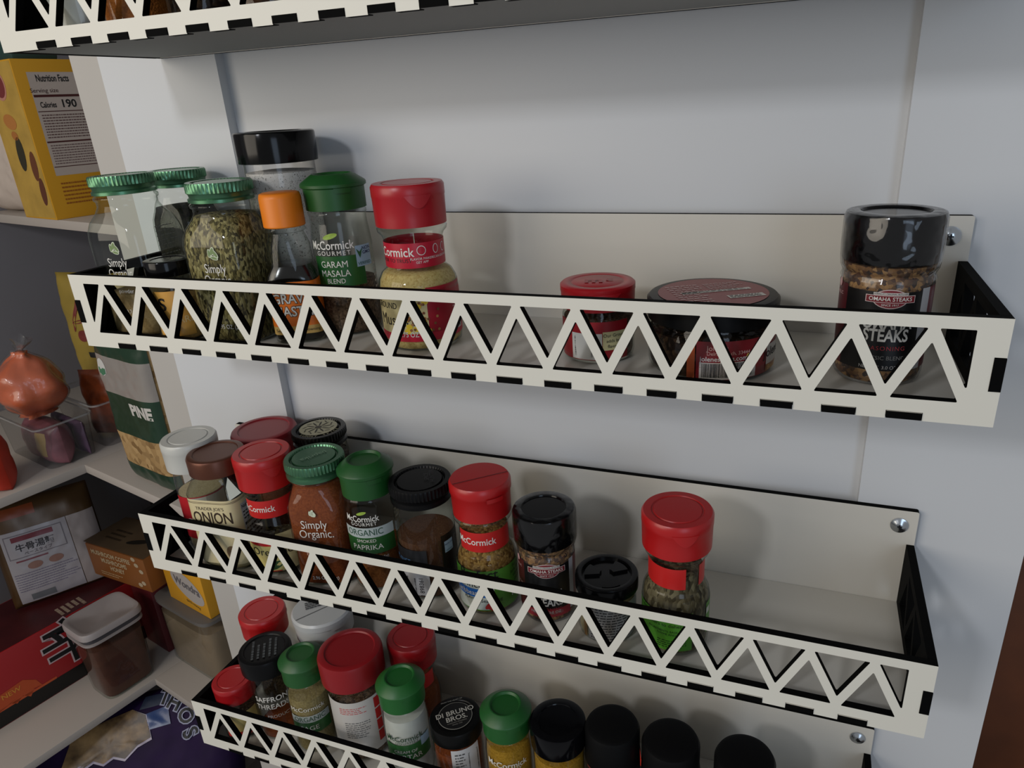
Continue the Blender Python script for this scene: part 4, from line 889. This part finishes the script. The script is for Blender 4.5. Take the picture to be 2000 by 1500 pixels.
PINK = mat('pink_packet', (132, 84, 92), .35, var=.5, vscale=30); PURP = mat('purple_packet', (84, 62, 84), .35, var=.4, vscale=30)
t, pc, o = bag('packet', 'pinkish packet lying inside the front clear bin', 'packet', -6.2, 1.0, Z1+.3, 9.0, 5.6, 4.2, PINK, seed=4)
patch('yellow_panel', pc, 1.5, 3.4, 1.5, 4.8, lab((160, 136, 90)), t, .03)
t, pc, o = bag('packet', 'purple packet at the back of the front clear bin', 'packet', -6.4, -2.0, Z1+.3, 9, 5.0, 1.2, PURP, seed=9, rz=.0)
t, pc, o = bag('packet', 'orange-brown packet poking out of the rear clear bin', 'packet', -6.0, -7.4, Z1+.4, 5.6, 10.2, 2.4, mat('orange_brown_packet', (128, 58, 26), .35, var=.6, vscale=45), seed=12, rz=.5)
# orange bag: lumpy knotted plastic bag
t = closet('produce_bag', 'knotted clear bag of orange powder sitting on the front clear bin', 'bag', a=-8.0, b=.4, z=Z1+6.35)
vs, fs, N = [], [], 32
for j in range(25):
    v = j/24; z = 9.2*v; R = 4.5*math.sin(PI*min(1, v*1.02)**.8)**.6 if v < .96 else 1.0
    R = max(R, .9) if j not in (0,) else 2.2
    for i in range(N):
        a_ = 2*PI*i/N; n_ = noise.noise(Vector((math.cos(a_)*1.6, math.sin(a_)*1.6, v*4)))*1.15
        vs.append(((R+n_)*math.cos(a_), (R+n_)*math.sin(a_)*.85, z))
for j in range(24):
    for i in range(N): fs.append((j*N+i, j*N+(i+1) % N, (j+1)*N+(i+1) % N, (j+1)*N+i))
fs.append(tuple(reversed(range(N)))); fs.append(tuple(range(24*N, 25*N)))
link('powder_fill', vs, fs, mat('orange_powder', (196, 88, 34), .38, spec=.6, bump=.5, bscale=35, var=.15, vscale=60), t, smooth=True)
vs2 = [(x*1.06, y*1.06, z*1.03) for x, y, z in vs]; link('bag_film', vs2, fs[:-2], BAGF, t, smooth=True)
vs3, fs3 = [], []
for j in range(5):
    for i in range(16):
        a_ = 2*PI*i/16; R = (.9, .6, 1.0, 1.5, 1.9)[j]*(1+.35*math.sin(a_*5+j*.7)); vs3.append((R*math.cos(a_)+j*.5, R*math.sin(a_)*.5, 9.0+j*(.55+.12*math.sin(a_*3))))
for j in range(4):
    for i in range(16): fs3.append((j*16+i, j*16+(i+1) % 16, (j+1)*16+(i+1) % 16, (j+1)*16+i))
link('bag_neck', vs3, fs3, BAGF, t, smooth=True)
t, pc, o = bag('snack_bag', 'olive-yellow bag with red print leaning in the shelf corner', 'bag', -13.0, -13.5, Z1, 13, 23, 4, mat('olive_bag', (148, 126, 52), .4, var=.2, vscale=14), seed=21, rz=.35)
pp = [(-5, 16), (-2, 17.5), (0, 14), (-2, 11.5)]
for (u, v, a_, b_, ro) in ((-3, 17, 3.2, .35, 1.2), (-1.5, 16, 2.6, .3, .2), (-2.6, 13.5, 1.2, .9, .4)): poly_patch('red_print', pc, ell(u, v, a_, b_, 16, ro), ink((110, 40, 36)), t, .06)
patch('black_print', pc, -2.5, 1.6, 10.0, 10.9, INK, t, .05)
t, pc, o = bag('produce_bag', 'red-orange bag at the picture edge, left of the clear bins', 'bag', -5.0, 9.6, Z1, 8, 8, 5, mat('red_orange_bag', (182, 44, 20), .4, var=.3, vscale=25), seed=31, rz=.3)
# pine nut bag
t, pc, o = bag('nut_bag', 'green and clear bag lettered PIN beside the door frame', 'bag', 15.6, -2.4, Z1, 12, 21.5, 3.2, granules('pine_nuts', [(150, 120, 78), (172, 142, 98), (120, 92, 56)], 120), seed=41, wr=.15, pw=6)
DG = lab((24, 52, 34), .3)
patch('green_band', pc, -5.9, 5.9, 17.8, 21.3, DG, t, .04); patch('clear_window', pc, -5.9, 5.9, 13, 17.8, mat('film_sheen_tone', (138, 132, 126), .22, spec=.7, bump=.8, bscale=40), t, .04)  # silver reflections on the see-through window are painted in as its colour
p = patch('green_band', pc, -5.9, 5.9, 7.5, 13, DG, t, .045); text(pc, 'PINE', 2.1, 2.9, 11.3, ink((190, 186, 180)), p, off=.09, bold=.05); patch('green_band', pc, -5.9, 5.9, .2, 3.0, DG, t, .04)
q = poly_patch('organic_seal', pc, ell(-3.6, 16.2, 1.1, 1.1, 24), ink((190, 190, 186)), t, .07); poly_patch('seal_centre', pc, [(-4.5, 16.1), (-2.7, 16.1), (-2.9, 15.4), (-3.6, 15.1), (-4.3, 15.4)], ink((60, 110, 80)), q, .09)
# shelf 2
REDC = mat('red_carton', (160, 28, 32), .45)
t, bd_, fr, sd, tf = carton('noodle_carton', 'long red carton with a large black symbol and barcode on its side', 'box', -10.5, 27, Z2, 13, 35, 11.6, REDC)
patch('black_band', sd, .1, 34.9, .1, 2.6, lab((14, 12, 12)), t); patch('orange_band', sd, .1, 18.0, 2.6, 3.0, lab((190, 80, 40)), t, .03)
poly_patch('orange_burst', sd, [(10, 2.6), (10.5, 5.2), (14, 5.6), (15.5, 4.4), (16, 3.0), (15, 3.2), (14.2, 2.2), (13.4, 3.1), (12.4, 2.4), (11.6, 3.1)], lab((186, 76, 36)), t, .03); text(sd, 'NEW', 1.1, 12.2, 4.6, ink((210, 140, 50)), t, off=.06, bold=.01)
q = patch('barcode_panel', sd, 2.0, 9.6, 3.4, 6.6, lab((176, 172, 170)), t, .03); bars(sd, 2.4, 9.2, 3.6, 6.3, INK, q, off=.05)
text(sd, 'SHIM', 1.2, 3.8, 9.4, ink((200, 190, 186)), t, off=.04, bold=.01); lines(sd, 1.5, 9, .6, 1.9, 3, ink((160, 156, 150)), t, off=.04)
text(sd, '辛', 8.6, 21.4, 7.0, ink((196, 170, 170)), t, off=.04, bold=.035); text(sd, '辛', 8.6, 21.4, 7.0, INK, t, off=.06, bold=.008)
patch('dark_red_print', tf, -12.8, -.2, .2, 34.8, mat('dark_red_print', (72, 20, 22), .45, var=.3, vscale=25), t)
lines(tf, -3.4, -.6, 21.5, 25.5, 5, ink((170, 150, 130)), t, off=.04, h=.6)
# white-labelled gold pouch
t, pc, o = bag('food_pouch', 'gold pouch with white label in black and red characters, on the red carton', 'pouch', -17.0, 1.9, Z2+11.75, 14.0, 17, 4.0, mat('gold_pouch', (92, 66, 36), .3, .2, var=.3, vscale=20), seed=51, rz=1.22, rx=-.2, wr=.12)
p = patch('paper_label', pc, -5.9, 2.9, .6, 12.6, mat('white_label_gloss', (172, 166, 170), .3), t, .05)
patch('foil_edge', pc, 3.0, 6.8, .6, 12.6, mat('silver_foil', (176, 164, 160), .28, .1, bump=.8, bscale=60), t, .06)
q = patch('rounded_frame', pc, -5.5, 2.2, 8.2, 12.0, lab((120, 112, 118)), p, .08); patch('frame_fill', pc, -5.35, 2.05, 8.35, 11.85, lab((172, 166, 170)), q, .10)
patch('red_strip', pc, -4.6, .9, 10.9, 11.7, lab((116, 24, 40)), p, .13); text(pc, '牛骨湯麵', 1.3, -1.8, 9.75, ink((40, 34, 40)), p, off=.14, bold=.015); text(pc, 'ベースタイプ', .62, -1.6, 8.75, ink((70, 60, 66)), p, off=.14)
patch('red_rule', pc, -4.8, -.6, 7.6, 7.85, lab((120, 50, 60)), p, .08)
for u in (-2.6, .2): poly_patch('dish_picture', pc, ell(u, 6.6, 1.0, .6, 16), ink((150, 110, 96)), p, .09)
lines(pc, -5.6, 2.8, 2.6, 5.8, 8, ink((130, 122, 140)), p, off=.09); patch('grey_square', pc, -4.4, -1.2, .9, 2.0, lab((110, 112, 116)), p, .09)
patch('orange_print', pc, -5.5, -.5, 14.6, 16.2, lab((140, 66, 30)), t, .05)
t, pc, o = bag('food_pouch', 'large dark brown glossy bag behind the white-labelled pouch', 'pouch', -13, -20, Z2+.1, 22, 30, 7, mat('dark_brown_bag', (46, 30, 18), .25, spec=.6, var=.5, vscale=14), seed=61, rz=.15)
# brown box lying on a dark red carton
t, bd_, fr, sd, tf = carton('noodle_carton', 'dark red carton behind the lidded tub, under the brown box', 'box', -3.6, -4.6, Z2, 6.6, 8.0, 13.9, mat('maroon_carton', (84, 24, 28), .45))
t, bd_, fr, sd, tf = carton('brown_box', 'flat brown box with white lettering lying at an angle above the tub', 'box', -0.6, -3.7, Z2+13.95, 13.6, 8.0, 6.0, mat('brown_carton', (132, 78, 30), .5), rz=.15)
for k, wd in enumerate(('MUSHROOM COFFEE', 'MUSHROOMS', 'HONEY')): text(fr, wd, 1.15, -8.0+.4*k, 4.7-1.2*k, ink((184, 160, 124)), t, off=.04, bold=.03, sx=.85)
lines(fr, -11.5, -6, .6, 1.4, 2, ink((184, 150, 110)), t, off=.04)
for (u, v) in ((-2, 4.6), (-1.2, 3.6), (-2.4, 5.6), (-1.4, 1.4), (-2.3, .9)): poly_patch('white_blossom', fr, ell(u, v, .5, .4, 8), ink((180, 160, 130)), t, .04)
patch('kraft_top', tf, -14.3, -.2, .2, 7.8, mat('kraft_top', (104, 84, 60), .6, var=.2, vscale=30), t); lines(tf, -12, -8, 2, 5, 3, ink((60, 46, 30)), t, off=.04); poly_patch('leaf_drawing', tf, ell(-5.2, 3.2, 2.0, .6, 14, .4), ink((34, 28, 20)), t, .04)
# lidded tub
t = closet('storage_tub', 'clear square tub of brown powder with a pale lid at the shelf edge', 'tub', a=-4.3, b=2.55, z=Z2)
def rsq(name, hx, hy, prof, mt, par, n=5.5, N=64, ct=True):
    vs, fs = [], []
    for (k, z) in prof:
        for i in range(N):
            a_ = 2*PI*i/N; R = rr(1, n, a_); vs.append((hx*k*R*math.cos(a_), hy*k*R*math.sin(a_), z))
    for k in range(len(prof)-1):
        for i in range(N): fs.append((k*N+i, k*N+(i+1) % N, (k+1)*N+(i+1) % N, (k+1)*N+i))
    fs.append(tuple(reversed(range(N))))
    if ct: fs.append(tuple(range((len(prof)-1)*N, len(prof)*N)))
    return autosmooth(link(name, vs, fs, mt, par), 50)
rsq('tub_wall', 3.6, 4.25, [(.84, 0), (.88, .3), (.98, 10.6), (1.0, 11.0)], GLASS, t, ct=False)
rsq('powder_fill', 3.6, 4.25, [(.80, .3), (.84, .6), (.92, 9.3), (.5, 9.5)], mat('brown_powder', (84, 44, 28), .8, var=.25, vscale=60), t)
rsq('lid', 3.6, 4.25, [(1.02, 11.9), (1.08, 12.0), (1.08, 12.7), (1.04, 13.0), (.92, 13.0), (.88, 12.85), (.5, 12.85), (.48, 12.8), (.05, 12.8)], mat('pale_lid', (158, 150, 148), .4), t)
rsq('seal_ring', 3.6, 4.25, [(.98, 11.0), (1.0, 11.1), (1.0, 11.9)], mat('grey_seal', (66, 64, 68), .5), t)
rsq('lower_rim', 3.6, 4.25, [(1.0, 10.75), (1.05, 10.8), (1.05, 11.15), (1.0, 11.2)], mat('pale_rim', (150, 142, 140), .4), t)
# beige container + yellow box on it
t = closet('storage_tub', 'wide clear container of beige flour standing right of the lidded tub', 'tub', a=4.0, b=-9.3, z=Z2)
rsq('tub_wall', 7.2, 5.0, [(.94, 0), (.97, .3), (1.0, 11.2)], GLASS, t, n=7, ct=False); rsq('powder_fill', 7.2, 5.0, [(.91, .3), (.94, .6), (.965, 9.4), (.5, 9.6)], mat('beige_flour', (138, 118, 96), .8, var=.15, vscale=40), t, n=7)
rsq('lid', 7.2, 5.0, [(1.0, 11.2), (1.03, 11.3), (1.03, 11.9), (.95, 12.0)], mat('clear_grey_lid', (100, 96, 92), .3), t, n=7)
t, bd_, fr, sd, tf = carton('sugar_box', 'yellow and white carton on top of the beige container', 'box', 10.9, -5.8, Z2+12.05, 10.8, 6.5, 7.6, mat('bright_yellow_carton', (206, 148, 32), .45))
q = poly_patch('white_swoosh', fr, ell(-4.6, 4.1, 4.2, 2.2, 26, -.35), ink((170, 162, 156)), t, .03); text(fr, 'Wondra', 1.9, -4.6, 4.4, ink((100, 96, 98)), q, off=.06, rot=-.1, bold=.03); text(fr, 'quick-mixing', .7, -4.0, 1.3, ink((60, 50, 30)), t, off=.05, rot=-.12)
# purple bag below
t = empty('snack_bag', (0, 0, 0), 0, 'glossy purple and blue snack bag with chips pictured and large white-edged letters', 'bag')
AZ, TL = math.radians(35), .75
ux = Vector((math.cos(AZ), math.sin(AZ), 0)); bk = Vector((-math.sin(AZ), math.cos(AZ), 0)); vz = bk*math.sin(TL)+Vector((0, 0, math.cos(TL))); nn = ux.cross(vz)
t.location = (Vector((-38.5, 9.86, -70.34))+ux*-5+vz*-34.5-nn*2.0)*CM; t.rotation_euler = (-TL, 0, AZ)
pc = Pouch(32, 37.0, 4.6, 71, .25, pw=8); pc.build('bag_body', mat('purple_bag', (40, 20, 62), .5, spec=.1, c2=(14, 10, 28), vscale=9), t)
CH = mat('chip_picture', (160, 128, 82), .4, c2=(54, 34, 18), vscale=30)
def fan(surf, pts, mt, par, off, name):
    cx = sum(p[0] for p in pts)/len(pts); cy = sum(p[1] for p in pts)/len(pts); n = len(pts); K = 6; vs, fs = [surf.f(cx, cy, off)], []
    dense = []
    for i in range(n):
        for q in range(4): dense.append((pts[i][0]+(pts[(i+1) % n][0]-pts[i][0])*q/4, pts[i][1]+(pts[(i+1) % n][1]-pts[i][1])*q/4))
    m_ = len(dense)
    for k in range(1, K+1):
        for p in dense: vs.append(surf.f(cx+(p[0]-cx)*k/K, cy+(p[1]-cy)*k/K, off))
    for i in range(m_): fs.append((0, 1+i, 1+(i+1) % m_))
    for k in range(K-1):
        for i in range(m_): fs.append((1+k*m_+i, 1+(k+1)*m_+i, 1+(k+1)*m_+(i+1) % m_, 1+k*m_+(i+1) % m_))
    return link(name, vs, fs, mt, par, smooth=True)
A_, B_ = 5, 34.5
pts = [(x+A_, y+B_) for x, y in [(-13, -2), (-8, -.5), (-4.5, .2), (-2.6, -1), (-1.9, -4.4), (-3.8, -5.1), (-5.6, -6.6), (-7.2, -5.9), (-8.6, -6.6), (-10, -5.9), (-12.5, -7.2), (-14.5, -6.5)]]
pw_ = [(x+.15 if x > -3+A_ else x, y-.35 if y < B_-4 else y) for x, y in pts]
q = fan(pc, pw_, lab((150, 140, 160)), t, .16, 'white_outline'); fan(pc, pts, CH, q, .22, 'chip_picture')
fan(pc, [(2.6, 31.2), (2.4, 33.6), (5.6, 34.2), (6.0, 31.4)], lab((34, 60, 110), .3), t, .15, 'blue_patch')
fan(pc, [(1.5, 34.4), (2.2, 36.2), (6.5, 36.2), (6.2, 34.6)], lab((40, 48, 66), .3), t, .14, 'grey_patch')
for k, chh in enumerate('THOS'):
    u, v, ro = ((5.1, 35.4, -.35), (6.6, 34.3, -.55), (8.2, 32.0, -.95), (8.7, 29.4, -1.25))[k]
    text(pc, chh, 3.0, u, v, ink((150, 152, 176)), t, off=.22, bold=.08, rot=ro); text(pc, chh, 3.0, u, v, INK, t, off=.27, bold=.02, rot=ro)
